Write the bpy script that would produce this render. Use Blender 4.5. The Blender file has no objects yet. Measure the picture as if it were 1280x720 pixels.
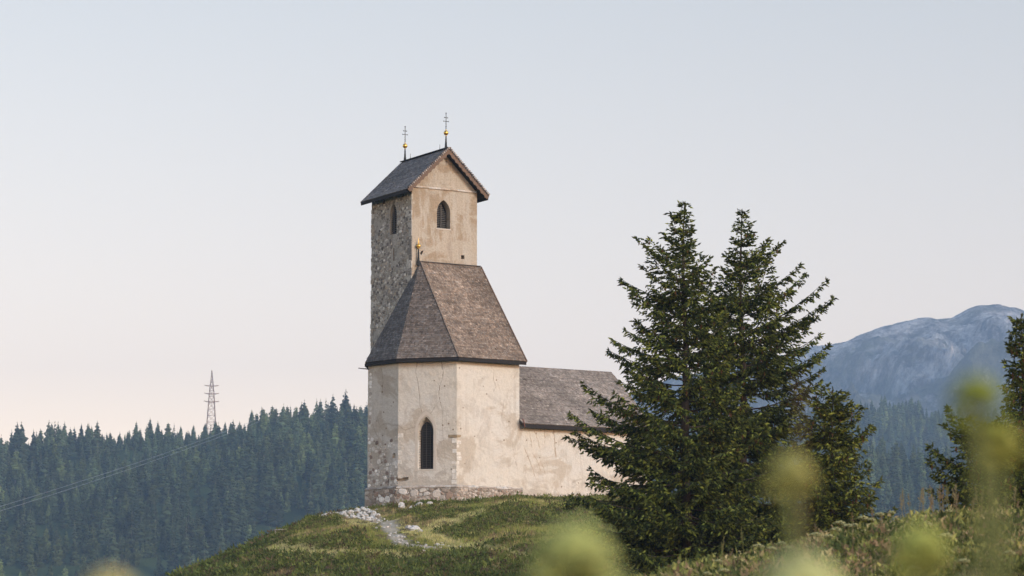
import bpy, math, random
import numpy as np
from mathutils import Vector, Matrix
R = math.radians
scene = bpy.context.scene
C = scene.collection
rng = np.random.default_rng(7)
random.seed(7)

# ------------------------------------------------------------------ camera
F = 3700.0                      # focal length in photo pixels (1280 wide)
PITCH = math.atan((850 - 360) / F)
cam_d = bpy.data.cameras.new("camera")
cam = bpy.data.objects.new("camera", cam_d); C.objects.link(cam)
cam.location = (0, 0, 0)
cam.rotation_euler = (R(90) + PITCH, 0, 0)
cam_d.sensor_width = 36.0
cam_d.lens = F / 1280 * 36.0
cam_d.clip_start = 0.1
cam_d.clip_end = 40000
cam_d.dof.use_dof = True
cam_d.dof.focus_distance = 140.0
cam_d.dof.aperture_fstop = 4.0
scene.camera = cam

# ------------------------------------------------------------------ light
SUN_DIR = Vector((math.sin(R(134)) * math.cos(R(22)), math.cos(R(134)) * math.cos(R(22)), math.sin(R(22))))
world = bpy.data.worlds.new("World"); scene.world = world
world.use_nodes = True
wn, wl = world.node_tree.nodes, world.node_tree.links
bg = wn["Background"]
sky = wn.new("ShaderNodeTexSky"); sky.sky_type = 'NISHITA'
sky.sun_disc = False
sky.sun_elevation = R(22)
sky.sun_rotation = R(134)
sky.altitude = 1500
sky.air_density = 1.0
sky.dust_density = 1.2
sky.ozone_density = 2.0
# late-evening tint of the sky by elevation (pinkish low, pale blue higher)
wtc = wn.new("ShaderNodeTexCoord"); wsp = wn.new("ShaderNodeSeparateXYZ"); wl.new(wtc.outputs["Generated"], wsp.inputs[0])
wr = wn.new("ShaderNodeValToRGB"); wl.new(wsp.outputs[2], wr.inputs[0])
_st = [(0.0, (0.60, 0.325, 0.194)), (0.10, (0.59, 0.323, 0.194)), (0.235, (0.555, 0.338, 0.209)), (0.5, (0.41, 0.405, 0.34)), (1.0, (0.36, 0.40, 0.39))]
while len(wr.color_ramp.elements) < len(_st): wr.color_ramp.elements.new(0.5)
for _e, (_p, _c) in zip(wr.color_ramp.elements, _st): _e.position = _p; _e.color = (*_c, 1)
wm = wn.new("ShaderNodeVectorMath"); wm.operation = 'MULTIPLY'; wl.new(sky.outputs[0], wm.inputs[0]); wl.new(wr.outputs[0], wm.inputs[1])
wm2 = wn.new("ShaderNodeVectorMath"); wm2.operation = 'SCALE'; wl.new(wm.outputs[0], wm2.inputs[0]); wm2.inputs["Scale"].default_value = 4.0
wl.new(wm2.outputs[0], bg.inputs[0])
bg.inputs[1].default_value = 0.15
sun_d = bpy.data.lights.new("sun", 'SUN')
sun = bpy.data.objects.new("sun", sun_d); C.objects.link(sun)
sun_d.energy = 1.5
sun_d.angle = R(14)
sun_d.color = (1.0, 0.975, 0.90)
sun.rotation_euler = SUN_DIR.to_track_quat('Z', 'Y').to_euler()
scene.view_settings.view_transform = 'Standard'
scene.view_settings.look = 'None'
scene.view_settings.exposure = 0.42
scene.view_settings.gamma = 1.0
scene.view_settings.use_curve_mapping = False
scene.render.engine = 'CYCLES'
scene.cycles.use_denoising = True
scene.cycles.max_bounces = 5
scene.cycles.diffuse_bounces = 3
scene.cycles.transparent_max_bounces = 6
scene.cycles.volume_bounces = 1
scene.cycles.caustics_reflective = False
scene.cycles.caustics_refractive = False

# ------------------------------------------------------------------ helpers
def hash2(ix, iy, seed):
    h = (ix.astype(np.int64) * 374761393 + iy.astype(np.int64) * 668265263 + seed * 1274126177) & 0xffffffff
    h = ((h ^ (h >> 13)) * 1274126177) & 0xffffffff
    h = (h ^ (h >> 16)) & 0xffffffff
    return h / 4294967295.0

def vnoise(x, y, seed=0):
    x = np.asarray(x, float); y = np.asarray(y, float)
    ix = np.floor(x); iy = np.floor(y); fx = x - ix; fy = y - iy
    fx = fx * fx * (3 - 2 * fx); fy = fy * fy * (3 - 2 * fy)
    a = hash2(ix, iy, seed); b = hash2(ix + 1, iy, seed); c = hash2(ix, iy + 1, seed); d = hash2(ix + 1, iy + 1, seed)
    return (a * (1 - fx) + b * fx) * (1 - fy) + (c * (1 - fx) + d * fx) * fy - 0.5

def fbm(x, y, seed=0, octv=5, gain=0.5):
    s = 0; a = 1.0
    for k in range(octv):
        s = s + a * vnoise(x * 2 ** k + 17.3 * k, y * 2 ** k - 9.1 * k, seed + k); a *= gain
    return s

def ridged(x, y, seed=0, octv=5, gain=0.5):
    s = 0; a = 1.0
    for k in range(octv):
        s = s + a * (0.5 - np.abs(vnoise(x * 2 ** k + 5.3 * k, y * 2 ** k - 3.1 * k, seed + k)) * 2); a *= gain
    return s

def sinterp(x, xs, ys):
    """smooth monotone-ish interpolation (PCHIP)"""
    xs = np.asarray(xs, float); ys = np.asarray(ys, float)
    h = np.diff(xs); d = np.diff(ys) / h
    m = np.zeros_like(ys)
    for i in range(1, len(ys) - 1):
        if d[i - 1] * d[i] > 0:
            w1 = 2 * h[i] + h[i - 1]; w2 = h[i] + 2 * h[i - 1]
            m[i] = (w1 + w2) / (w1 / d[i - 1] + w2 / d[i])
    m[0] = d[0]; m[-1] = d[-1]
    x = np.clip(np.asarray(x, float), xs[0], xs[-1])
    i = np.clip(np.searchsorted(xs, x, side='right') - 1, 0, len(h) - 1)
    t = (x - xs[i]) / h[i]
    return ((1 + 2 * t) * (1 - t) ** 2 * ys[i] + t * (1 - t) ** 2 * h[i] * m[i] + t * t * (3 - 2 * t) * ys[i + 1] + t * t * (t - 1) * h[i] * m[i + 1])

def smooth(x, a, b):
    t = np.clip((np.asarray(x, float) - a) / (b - a), 0, 1)
    return t * t * (3 - 2 * t)

def ray(px, py):
    dx = (px - 640) / F; dy = (360 - py) / F
    return dx, math.cos(PITCH) - dy * math.sin(PITCH), math.sin(PITCH) + dy * math.cos(PITCH)

def at(px, py, Y):
    x, y, z = ray(px, py); t = Y / y
    return Vector((x * t, Y, z * t))

def proj(X, Y, Z):
    fw = Y * math.cos(PITCH) + Z * math.sin(PITCH); up = -Y * math.sin(PITCH) + Z * math.cos(PITCH)
    return 640 + F * X / fw, 360 - F * up / fw

def mesh_np(name, V, faces, mat=None, parent=None, col=None, smooth_shade=False, link=True):
    """V (n,3); faces: list of int arrays (m,k); col: per-vertex (n,3) or None"""
    me = bpy.data.meshes.new(name)
    V = np.asarray(V, np.float32)
    faces = [np.asarray(f, np.int32) for f in faces if len(f)]
    loops = np.concatenate([f.ravel() for f in faces])
    tot = np.concatenate([np.full(len(f), f.shape[1], np.int32) for f in faces])
    start = np.concatenate([[0], np.cumsum(tot)[:-1]]).astype(np.int32)
    me.vertices.add(len(V)); me.vertices.foreach_set("co", V.ravel())
    me.loops.add(len(loops)); me.loops.foreach_set("vertex_index", loops)
    me.polygons.add(len(tot)); me.polygons.foreach_set("loop_start", start)
    try:
        me.polygons.foreach_set("loop_total", tot)
    except Exception:
        pass
    me.polygons.foreach_set("use_smooth", np.full(len(tot), bool(smooth_shade)))
    me.update(calc_edges=True)
    if col is not None:
        a = me.color_attributes.new("tone", 'FLOAT_COLOR', 'POINT')
        c4 = np.ones((len(V), 4), np.float32); c4[:, :3] = col
        a.data.foreach_set("color", c4.ravel())
    if mat: me.materials.append(mat)
    if not link: return me
    o = bpy.data.objects.new(name, me); C.objects.link(o)
    if parent is not None: o.parent = parent
    return o

def merge(dst, src):
    """join src's mesh into dst (same parent space), keeping materials and the tone attribute"""
    Vs, Ls, St, To, Mi, Cs, mats = [], [], [], [], [], [], []
    vo = lo = 0
    for o in (dst, src):
        me = o.data; nv, nl, npg = len(me.vertices), len(me.loops), len(me.polygons)
        v = np.empty(nv * 3, np.float32); me.vertices.foreach_get("co", v); v = v.reshape(-1, 3)
        l = np.empty(nl, np.int32); me.loops.foreach_get("vertex_index", l)
        st = np.empty(npg, np.int32); me.polygons.foreach_get("loop_start", st)
        to = np.empty(npg, np.int32); me.polygons.foreach_get("loop_total", to)
        mi = np.empty(npg, np.int32); me.polygons.foreach_get("material_index", mi)
        c = np.ones(nv * 4, np.float32); a = me.color_attributes.get("tone")
        if a: a.data.foreach_get("color", c)
        Vs.append(v); Ls.append(l + vo); St.append(st + lo); To.append(to); Mi.append(mi + len(mats)); Cs.append(c.reshape(-1, 4))
        mats += list(me.materials); vo += nv; lo += nl
    me = bpy.data.meshes.new(dst.data.name); V = np.concatenate(Vs); L = np.concatenate(Ls); S = np.concatenate(St)
    me.vertices.add(len(V)); me.vertices.foreach_set("co", V.ravel())
    me.loops.add(len(L)); me.loops.foreach_set("vertex_index", L)
    me.polygons.add(len(S)); me.polygons.foreach_set("loop_start", S)
    try: me.polygons.foreach_set("loop_total", np.concatenate(To))
    except Exception: pass
    for m in mats: me.materials.append(m)
    me.polygons.foreach_set("material_index", np.concatenate(Mi))
    me.polygons.foreach_set("use_smooth", np.zeros(len(S), bool))
    me.update(calc_edges=True)
    a = me.color_attributes.new("tone", 'FLOAT_COLOR', 'POINT'); a.data.foreach_set("color", np.concatenate(Cs).ravel())
    dst.data = me; bpy.data.objects.remove(src)

class MB:
    """simple mesh collector"""
    def __init__(self): self.v = []; self.f = []; self.c = []
    def add(self, vs, fs, col=None):
        n = len(self.v); self.v += [tuple(p) for p in vs]; self.f += [tuple(i + n for i in f) for f in fs]
        self.c += [col or (1, 1, 1)] * len(vs)
    def box(self, x0, y0, z0, x1, y1, z1, col=None):
        self.add([(x0, y0, z0), (x1, y0, z0), (x1, y1, z0), (x0, y1, z0), (x0, y0, z1), (x1, y0, z1), (x1, y1, z1), (x0, y1, z1)],
                 [(0, 3, 2, 1), (4, 5, 6, 7), (0, 1, 5, 4), (1, 2, 6, 5), (2, 3, 7, 6), (3, 0, 4, 7)], col)
    def bar(self, a, b, w, h=None, up=(0, 0, 1), col=None):
        a = Vector(a); b = Vector(b); d = (b - a).normalized(); h = h or w
        u = Vector(up); s = d.cross(u)
        if s.length < 1e-4: s = d.cross(Vector((1, 0, 0)))
        s.normalize(); u = s.cross(d).normalized()
        P = []
        for p in (a, b):
            for i, j in ((-1, -1), (1, -1), (1, 1), (-1, 1)): P.append(p + s * (w / 2 * i) + u * (h / 2 * j))
        self.add(P, [(0, 3, 2, 1), (4, 5, 6, 7), (0, 1, 5, 4), (1, 2, 6, 5), (2, 3, 7, 6), (3, 0, 4, 7)], col)
    def tube(self, pts, rads, n=8, col=None):
        pts = [Vector(p) for p in pts]; vs = []; fs = []
        for i, p in enumerate(pts):
            d = (pts[min(i + 1, len(pts) - 1)] - pts[max(i - 1, 0)]).normalized()
            s = d.cross(Vector((0, 0, 1)))
            if s.length < 1e-3: s = Vector((1, 0, 0))
            s.normalize(); u = s.cross(d)
            for k in range(n):
                a = 2 * math.pi * k / n
                vs.append(p + (s * math.cos(a) + u * math.sin(a)) * rads[i])
        for i in range(len(pts) - 1):
            for k in range(n):
                fs.append((i * n + k, i * n + (k + 1) % n, (i + 1) * n + (k + 1) % n, (i + 1) * n + k))
        fs.append(tuple(range(n))[::-1]); fs.append(tuple((len(pts) - 1) * n + k for k in range(n)))
        self.add(vs, fs, col)
    def ball(self, c, r, seg=16, rings=10, squash=1.0, col=None):
        vs = [(c[0], c[1], c[2] - r * squash)]; fs = []
        for i in range(1, rings):
            a = math.pi * i / rings
            for k in range(seg):
                b = 2 * math.pi * k / seg
                vs.append((c[0] + r * math.sin(a) * math.cos(b), c[1] + r * math.sin(a) * math.sin(b), c[2] - r * squash * math.cos(a)))
        vs.append((c[0], c[1], c[2] + r * squash)); e = len(vs) - 1
        for k in range(seg):
            fs.append((0, 1 + (k + 1) % seg, 1 + k)); fs.append((e, e - seg + k, e - seg + (k + 1) % seg))
        for i in range(rings - 2):
            for k in range(seg):
                fs.append((1 + i * seg + k, 1 + i * seg + (k + 1) % seg, 1 + (i + 1) * seg + (k + 1) % seg, 1 + (i + 1) * seg + k))
        self.add(vs, fs, col)
    def build(self, name, mat, parent=None, col=False, smooth_shade=False):
        me = bpy.data.meshes.new(name); me.from_pydata(self.v, [], self.f)
        if smooth_shade:
            for p in me.polygons: p.use_smooth = True
        me.update()
        if col:
            a = me.color_attributes.new("tone", 'FLOAT_COLOR', 'POINT')
            c4 = np.ones((len(self.v), 4), np.float32); c4[:, :3] = self.c
            a.data.foreach_set("color", c4.ravel())
        me.materials.append(mat)
        o = bpy.data.objects.new(name, me); C.objects.link(o)
        if parent is not None: o.parent = parent
        return o

def tag(o, label=None, cat=None, group=None, kind=None):
    if label: o['label'] = label
    if cat: o['category'] = cat
    if group: o['group'] = group
    if kind: o['kind'] = kind
    return o

def empty(name, loc, rz=0):
    o = bpy.data.objects.new(name, None); C.objects.link(o)
    o.location = loc; o.rotation_euler = (0, 0, rz); o.empty_display_size = 0.3
    return o

# ------------------------------------------------------------------ materials
class NT:
    def __init__(self, name, rough=0.85, spec=0.25):
        self.m = bpy.data.materials.new(name); self.m.use_nodes = True
        self.n = self.m.node_tree.nodes; self.l = self.m.node_tree.links
        self.b = self.n["Principled BSDF"]; self.b.inputs["Roughness"].default_value = rough
        self.b.inputs["Specular IOR Level"].default_value = spec
        self.tc = self.n.new("ShaderNodeTexCoord")
    def lk(self, a, b): self.l.new(a, b)
    def coord(self, sc=(1, 1, 1), which="Object"):
        mp = self.n.new("ShaderNodeMapping"); mp.inputs["Scale"].default_value = sc
        self.lk(self.tc.outputs[which], mp.inputs[0]); return mp.outputs[0]
    def noise(self, scale, detail=6, rough=0.6, vec=None, sc=(1, 1, 1), dist=0.0):
        t = self.n.new("ShaderNodeTexNoise"); t.inputs["Scale"].default_value = scale
        t.inputs["Detail"].default_value = detail; t.inputs["Roughness"].default_value = rough; t.inputs["Distortion"].default_value = dist
        self.lk(vec or self.coord(sc), t.inputs["Vector"]); return t.outputs["Fac"]
    def voro(self, scale, feature='F1', sc=(1, 1, 1), out="Distance", vec=None, rnd=1.0):
        t = self.n.new("ShaderNodeTexVoronoi"); t.feature = feature; t.inputs["Scale"].default_value = scale
        t.inputs["Randomness"].default_value = rnd
        self.lk(vec or self.coord(sc), t.inputs["Vector"]); return t.outputs[out]
    def ramp(self, fac, stops, interp='LINEAR'):
        r = self.n.new("ShaderNodeValToRGB"); r.color_ramp.interpolation = interp
        el = r.color_ramp.elements
        while len(el) < len(stops): el.new(0.5)
        for e, (p, c) in zip(el, stops):
            e.position = p; e.color = (c, c, c, 1) if isinstance(c, (int, float)) else (*c, 1)
        self.lk(fac, r.inputs[0]); return r.outputs[0]
    def mix(self, fac, a, b, mode='MIX'):
        m = self.n.new("ShaderNodeMix"); m.data_type = 'RGBA'; m.blend_type = mode
        for k, v in ((0, fac), (6, a), (7, b)):
            s = m.inputs[k]
            if isinstance(v, (int, float)): s.default_value = v if k == 0 else (v, v, v, 1)
            elif isinstance(v, tuple): s.default_value = (*v, 1)
            else: self.lk(v, s)
        return m.outputs[2]
    def math(self, op, a, b=0.0, c=None):
        m = self.n.new("ShaderNodeMath"); m.operation = op
        for s, v in zip(m.inputs, (a, b, c)):
            if v is None: continue
            if isinstance(v, (int, float)): s.default_value = v
            else: self.lk(v, s)
        return m.outputs[0]
    def attr(self, name="tone"):
        a = self.n.new("ShaderNodeAttribute"); a.attribute_name = name; return a.outputs["Color"]
    def sep(self, vec):
        s = self.n.new("ShaderNodeSeparateXYZ"); self.lk(vec, s.inputs[0]); return s.outputs
    def bump(self, h, dist=0.02, strength=1.0, prev=None):
        b = self.n.new("ShaderNodeBump"); b.inputs["Distance"].default_value = dist; b.inputs["Strength"].default_value = strength
        self.lk(h, b.inputs["Height"])
        if prev is not None: self.lk(prev, b.inputs["Normal"])
        return b.outputs[0]
    def out(self, col=None, normal=None):
        if col is not None:
            if isinstance(col, tuple): self.b.inputs["Base Color"].default_value = (*col, 1)
            else: self.lk(col, self.b.inputs["Base Color"])
        if normal is not None: self.lk(normal, self.b.inputs["Normal"])
        return self.m

def m_plain(name, col, rough=0.8, metal=0.0, var=0.15, scale=6):
    t = NT(name, rough); t.b.inputs["Metallic"].default_value = metal
    n = t.noise(scale, 5)
    lo = tuple(c * (1 - var) for c in col); hi = tuple(min(1, c * (1 + var)) for c in col)
    return t.out(t.mix(n, lo, hi))

def m_attr(name, rough=0.8, spec=0.2, mult=(1, 1, 1), nscale=0, trans=0.0):
    t = NT(name, rough, spec)
    c = t.mix(1.0, t.attr(), mult, 'MULTIPLY')
    if nscale:
        c = t.mix(1.0, c, t.ramp(t.noise(nscale, 4), [(0.3, 0.75), (0.7, 1.2)]), 'MULTIPLY')
    t.out(c)
    if trans:
        tr = t.n.new("ShaderNodeBsdfTranslucent"); t.lk(c, tr.inputs[0])
        ms = t.n.new("ShaderNodeMixShader"); ms.inputs[0].default_value = trans
        t.lk(t.b.outputs[0], ms.inputs[1]); t.lk(tr.outputs[0], ms.inputs[2])
        t.lk(ms.outputs[0], t.n["Material Output"].inputs[0])
    return t.m

def m_tower_plaster():
    t = NT("tower_plaster", 0.92, 0.1)
    big = t.noise(0.42, 7, 0.62, dist=0.5)
    a = t.mix(t.ramp(big, [(0.46, 0.0), (0.52, 1.0)]), (0.43, 0.375, 0.305), (0.335, 0.265, 0.19))
    st = t.noise(1.0, 6, 0.65, sc=(1.3, 1.3, 0.28))
    a = t.mix(t.ramp(st, [(0.50, 0.0), (0.60, 0.8)]), a, (0.46, 0.42, 0.36))
    gr = t.noise(0.9, 6, 0.7, sc=(1.6, 1.6, 0.35), dist=0.3)
    a = t.mix(t.ramp(gr, [(0.55, 0.0), (0.74, 0.75)]), a, (0.27, 0.22, 0.175))
    f = t.noise(9, 8, 0.75)
    a = t.mix(1.0, a, t.ramp(f, [(0.25, 0.62), (0.5, 1.0), (0.75, 1.3)]), 'MULTIPLY')
    pk = t.voro(2.6)
    a = t.mix(t.ramp(pk, [(0.0, 0.7), (0.09, 0.0)]), a, (0.19, 0.15, 0.12))
    h = t.mix(0.5, t.noise(3.5, 8, 0.7), t.ramp(big, [(0.46, 0.6), (0.5, 0.3)]))
    return t.out(a, t.bump(h, 0.06, 0.9))

def m_choir_plaster():
    t = NT("lime_plaster", 0.92, 0.1)
    big = t.noise(0.36, 7, 0.6, dist=0.6)
    base = t.mix(t.ramp(t.noise(0.25, 4), [(0.35, 0.0), (0.65, 1.0)]), (0.60, 0.58, 0.54), (0.61, 0.572, 0.505))
    a = t.mix(t.ramp(big, [(0.54, 0.0), (0.585, 0.75)]), base, (0.46, 0.40, 0.325))
    wet = t.noise(0.8, 7, 0.68, sc=(1, 1, 0.8), dist=0.8)
    a = t.mix(t.ramp(wet, [(0.52, 0.0), (0.60, 0.4)]), a, (0.42, 0.375, 0.32))
    rain = t.noise(1.2, 6, 0.7, sc=(2.2, 2.2, 0.16))
    a = t.mix(t.ramp(rain, [(0.54, 0.0), (0.66, 0.35)]), a, (0.40, 0.355, 0.30))
    z = t.sep(t.tc.outputs["Object"])[2]
    # rising damp close to the ground: darker, browner render
    damp = t.math('ADD', t.math('MULTIPLY', z, -0.42), t.math('MULTIPLY', t.noise(0.7, 6, 0.65), 2.4))
    damp = t.math('ADD', damp, t.math('MULTIPLY', t.math('MINIMUM', t.sep(t.tc.outputs["Object"])[0], 2.0), -0.13))
    a = t.mix(t.ramp(damp, [(0.15, 0.0), (0.28, 0.65)]), a, (0.41, 0.37, 0.32))
    # knocked-off spots of render
    pkn = t.voro(1.9, vec=None)
    keep = t.ramp(t.noise(0.5, 3), [(0.44, 0.0), (0.52, 1.0)])
    spot = t.math('MULTIPLY', t.ramp(pkn, [(0.085, 0.95), (0.13, 0.0)]), keep)
    a = t.mix(spot, a, (0.23, 0.18, 0.13))
    pk2 = t.voro(3.3)
    a = t.mix(t.ramp(pk2, [(0.0, 0.6), (0.07, 0.0)]), a, (0.28, 0.23, 0.18))
    # hairline cracks
    warp = t.mix(0.16, t.coord((0.30, 0.30, 0.14)), t.n.new("ShaderNodeTexNoise").outputs["Color"])
    cr = t.voro(1.2, 'DISTANCE_TO_EDGE', vec=warp)
    ck = t.math('MULTIPLY', t.ramp(cr, [(0.0, 0.45), (0.010, 0.0)]), t.ramp(t.noise(0.33, 3), [(0.50, 0.0), (0.58, 1.0)]))
    a = t.mix(ck, a, (0.25, 0.20, 0.15))
    f = t.noise(11, 8, 0.75)
    a = t.mix(1.0, a, t.ramp(f, [(0.25, 0.84), (0.5, 1.0), (0.75, 1.12)]), 'MULTIPLY')
    h = t.noise(2.2, 8, 0.65)
    n1 = t.bump(h, 0.10, 0.8)
    return t.out(a, t.bump(f, 0.012, 0.6, n1))

def m_rubble(name="rubble_mortar", a=(0.42, 0.385, 0.33), b=(0.60, 0.56, 0.50)):
    t = NT(name, 0.95, 0.1)
    v = t.voro(3.2, out="Color", sc=(1, 1, 1.5))
    e = t.voro(3.2, 'DISTANCE_TO_EDGE', sc=(1, 1, 1.5))
    c = t.mix(t.ramp(t.noise(1.5, 6), [(0.3, 0.0), (0.7, 1.0)]), a, b)
    s = t.mix(0.6, c, t.mix(t.sep(v)[0], (0.13, 0.12, 0.105), (0.46, 0.43, 0.39)))
    c = t.mix(t.ramp(e, [(0.03, 0.0), (0.10, 0.8)]), c, s)
    f = t.noise(14, 8, 0.8)
    c = t.mix(1.0, c, t.ramp(f, [(0.25, 0.55), (0.5, 1.0), (0.75, 1.35)]), 'MULTIPLY')
    h = t.mix(0.5, t.ramp(e, [(0.0, 0.0), (0.12, 1.0)]), f)
    return t.out(c, t.bump(h, 0.05, 1.0))

def m_ground():
    t = NT("meadow_ground", 0.97, 0.05)
    n1 = t.noise(0.16, 6, 0.65)
    n2 = t.noise(0.9, 7, 0.7)
    c = t.mix(t.ramp(n1, [(0.38, 0.0), (0.62, 1.0)]), (0.11, 0.11, 0.04), (0.19, 0.155, 0.07))
    c = t.mix(t.ramp(n2, [(0.50, 0.0), (0.68, 0.9)]), c, (0.15, 0.105, 0.065))
    c = t.mix(t.ramp(t.noise(3.0, 6, 0.7), [(0.5, 0.0), (0.7, 0.8)]), c, (0.045, 0.055, 0.018))
    c = t.mix(t.sep(t.attr())[0], c, t.mix(t.noise(5, 6, 0.7), (0.36, 0.29, 0.20), (0.60, 0.52, 0.41)))
    return t.out(c, t.bump(t.noise(4, 8, 0.75), 0.12, 1.0))

def m_forest_floor():
    t = NT("forest_floor", 0.97, 0.05)
    n1 = t.noise(0.012, 6, 0.65)
    c = t.mix(t.ramp(n1, [(0.4, 0.0), (0.6, 1.0)]), (0.035, 0.055, 0.022), (0.07, 0.095, 0.035))
    return t.out(c, t.bump(t.noise(0.3, 8, 0.7), 1.5, 1.0))

def m_mountain():
    t = NT("mountain_rock", 0.95, 0.05)
    z = t.sep(t.tc.outputs["Object"])[2]
    n = t.noise(0.0045, 10, 0.7)
    rock = t.mix(t.ramp(t.noise(0.02, 10, 0.72, sc=(1.3, 0.6, 0.4)), [(0.42, 0.0), (0.58, 1.0)]), (0.12, 0.11, 0.10), (0.85, 0.79, 0.72))
    grass = t.mix(t.noise(0.01, 6), (0.15, 0.16, 0.10), (0.28, 0.265, 0.18))
    g = t.math('ADD', t.math('MULTIPLY', z, -0.0026), t.math('MULTIPLY', n, 3.4))
    c = t.mix(t.ramp(g, [(-0.05, 0.0), (0.5, 1.0)]), rock, grass)
    scree = t.math('MULTIPLY', t.ramp(t.noise(0.012, 10, 0.78, sc=(1.4, 0.6, 0.5), dist=0.0), [(0.53, 0.0), (0.60, 1.0)]), 0.6)
    c = t.mix(scree, c, (0.80, 0.73, 0.68))
    c = t.mix(1.0, c, t.ramp(t.noise(0.05, 10, 0.8, sc=(1.2, 0.5, 0.7)), [(0.35, 0.35), (0.5, 1.0), (0.65, 1.7)]), 'MULTIPLY')
    return t.out(c, t.bump(t.noise(0.02, 9, 0.75, sc=(1.5, 0.7, 0.7)), 40.0, 1.0))

M = {}
M['tower_plaster'] = m_tower_plaster()
M['plaster'] = m_choir_plaster()
M['rubble'] = m_rubble()
M['rubble_low'] = m_rubble("plinth_mortar", (0.30, 0.262, 0.22), (0.48, 0.435, 0.38))
M['stone'] = m_attr("field_stone", 0.92, 0.15, nscale=7)
M['shingle'] = m_attr("weathered_shingle", 0.88, 0.2, nscale=2.2)
M['dark_wood'] = m_plain("dark_wood", (0.022, 0.020, 0.020), 0.8, var=0.4)
M['brown_wood'] = m_plain("brown_wood", (0.17, 0.115, 0.085), 0.8, var=0.35)
M['soffit'] = m_plain("soffit_wood", (0.10, 0.065, 0.045), 0.85, var=0.4)
M['iron'] = m_plain("black_iron", (0.03, 0.03, 0.032), 0.6, 0.3)
M['grille'] = m_plain("rusty_grille", (0.045, 0.042, 0.04), 0.7)
M['gold'] = m_plain("gilded_copper", (0.80, 0.50, 0.13), 0.34, 0.9, var=0.1)
M['void'] = m_plain("dark_interior", (0.008, 0.008, 0.009), 0.9)
M['louvre'] = m_plain("grey_louvre", (0.11, 0.105, 0.098), 0.8, var=0.3)
M['glass'] = m_plain("leaded_glass", (0.010, 0.011, 0.013), 0.35)
M['whitestone'] = m_plain("white_limestone", (0.54, 0.51, 0.47), 0.95, var=0.45, scale=2.5)
M['trim'] = m_plain("lime_trim", (0.55, 0.50, 0.44), 0.9, var=0.15, scale=3)
M['ground'] = m_ground()
M['floor'] = m_forest_floor()
M['mountain'] = m_mountain()
M['needles'] = m_attr("spruce_needles", 0.55, 0.3, mult=(1.25, 1.22, 1.15), trans=0.22)
M['bark'] = m_plain("spruce_bark", (0.060, 0.048, 0.040), 0.95, var=0.4, scale=8)
def m_far():
    t = NT("far_needles", 0.8, 0.1); oi = t.n.new("ShaderNodeObjectInfo")
    k = t.math('MULTIPLY_ADD', oi.outputs["Random"], 0.9, 0.6)
    vm = t.n.new("ShaderNodeVectorMath"); vm.operation = 'SCALE'; t.lk(t.attr(), vm.inputs[0]); t.lk(k, vm.inputs["Scale"])
    return t.out(vm.outputs[0])
M['farneedle'] = m_far()
M['grass'] = m_attr("meadow_grass", 0.75, 0.15, trans=0.3)
M['galv'] = m_plain("painted_steel", (0.20, 0.11, 0.09), 0.6, 0.3)
M['cable'] = m_plain("cable_steel", (0.42, 0.45, 0.48), 0.5, 0.3)
M['umbel'] = m_attr("umbel_florets", 0.7, 0.15, trans=0.35)

# ------------------------------------------------------------------ terrain
BY = [-60, -20, 0, 10, 25, 40, 55, 80, 100, 115, 130, 150, 168, 180, 188, 196, 204, 214, 235, 300, 450, 800, 1150]
BZ = [-4, -1.8, -1.05, -0.75, -0.25, 0.30, 0.7, 1.6, 2.5, 3.2, 4.3, 6.6, 8.9, 10.2, 10.9, 11.25, 11.2, 10.0, 4.0, -22, -60, -75, -40]
PX = [-400, -80, -45, -30, -21, -17, -14.4, -11.7, -9.5, -6, -3, 0, 10, 18, 30, 50, 90, 400]
PZ = [-90, -40, -19, -10.8, -4.8, -3.3, -1.95, -0.8, -0.35, 0.0, 0.1, 0.45, 0.30, -0.8, -2.6, -6, -16, -60]
path_px = [(452, 640), (470, 650), (484, 657), (493, 668), (505, 678), (535, 685), (565, 687)]

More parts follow.
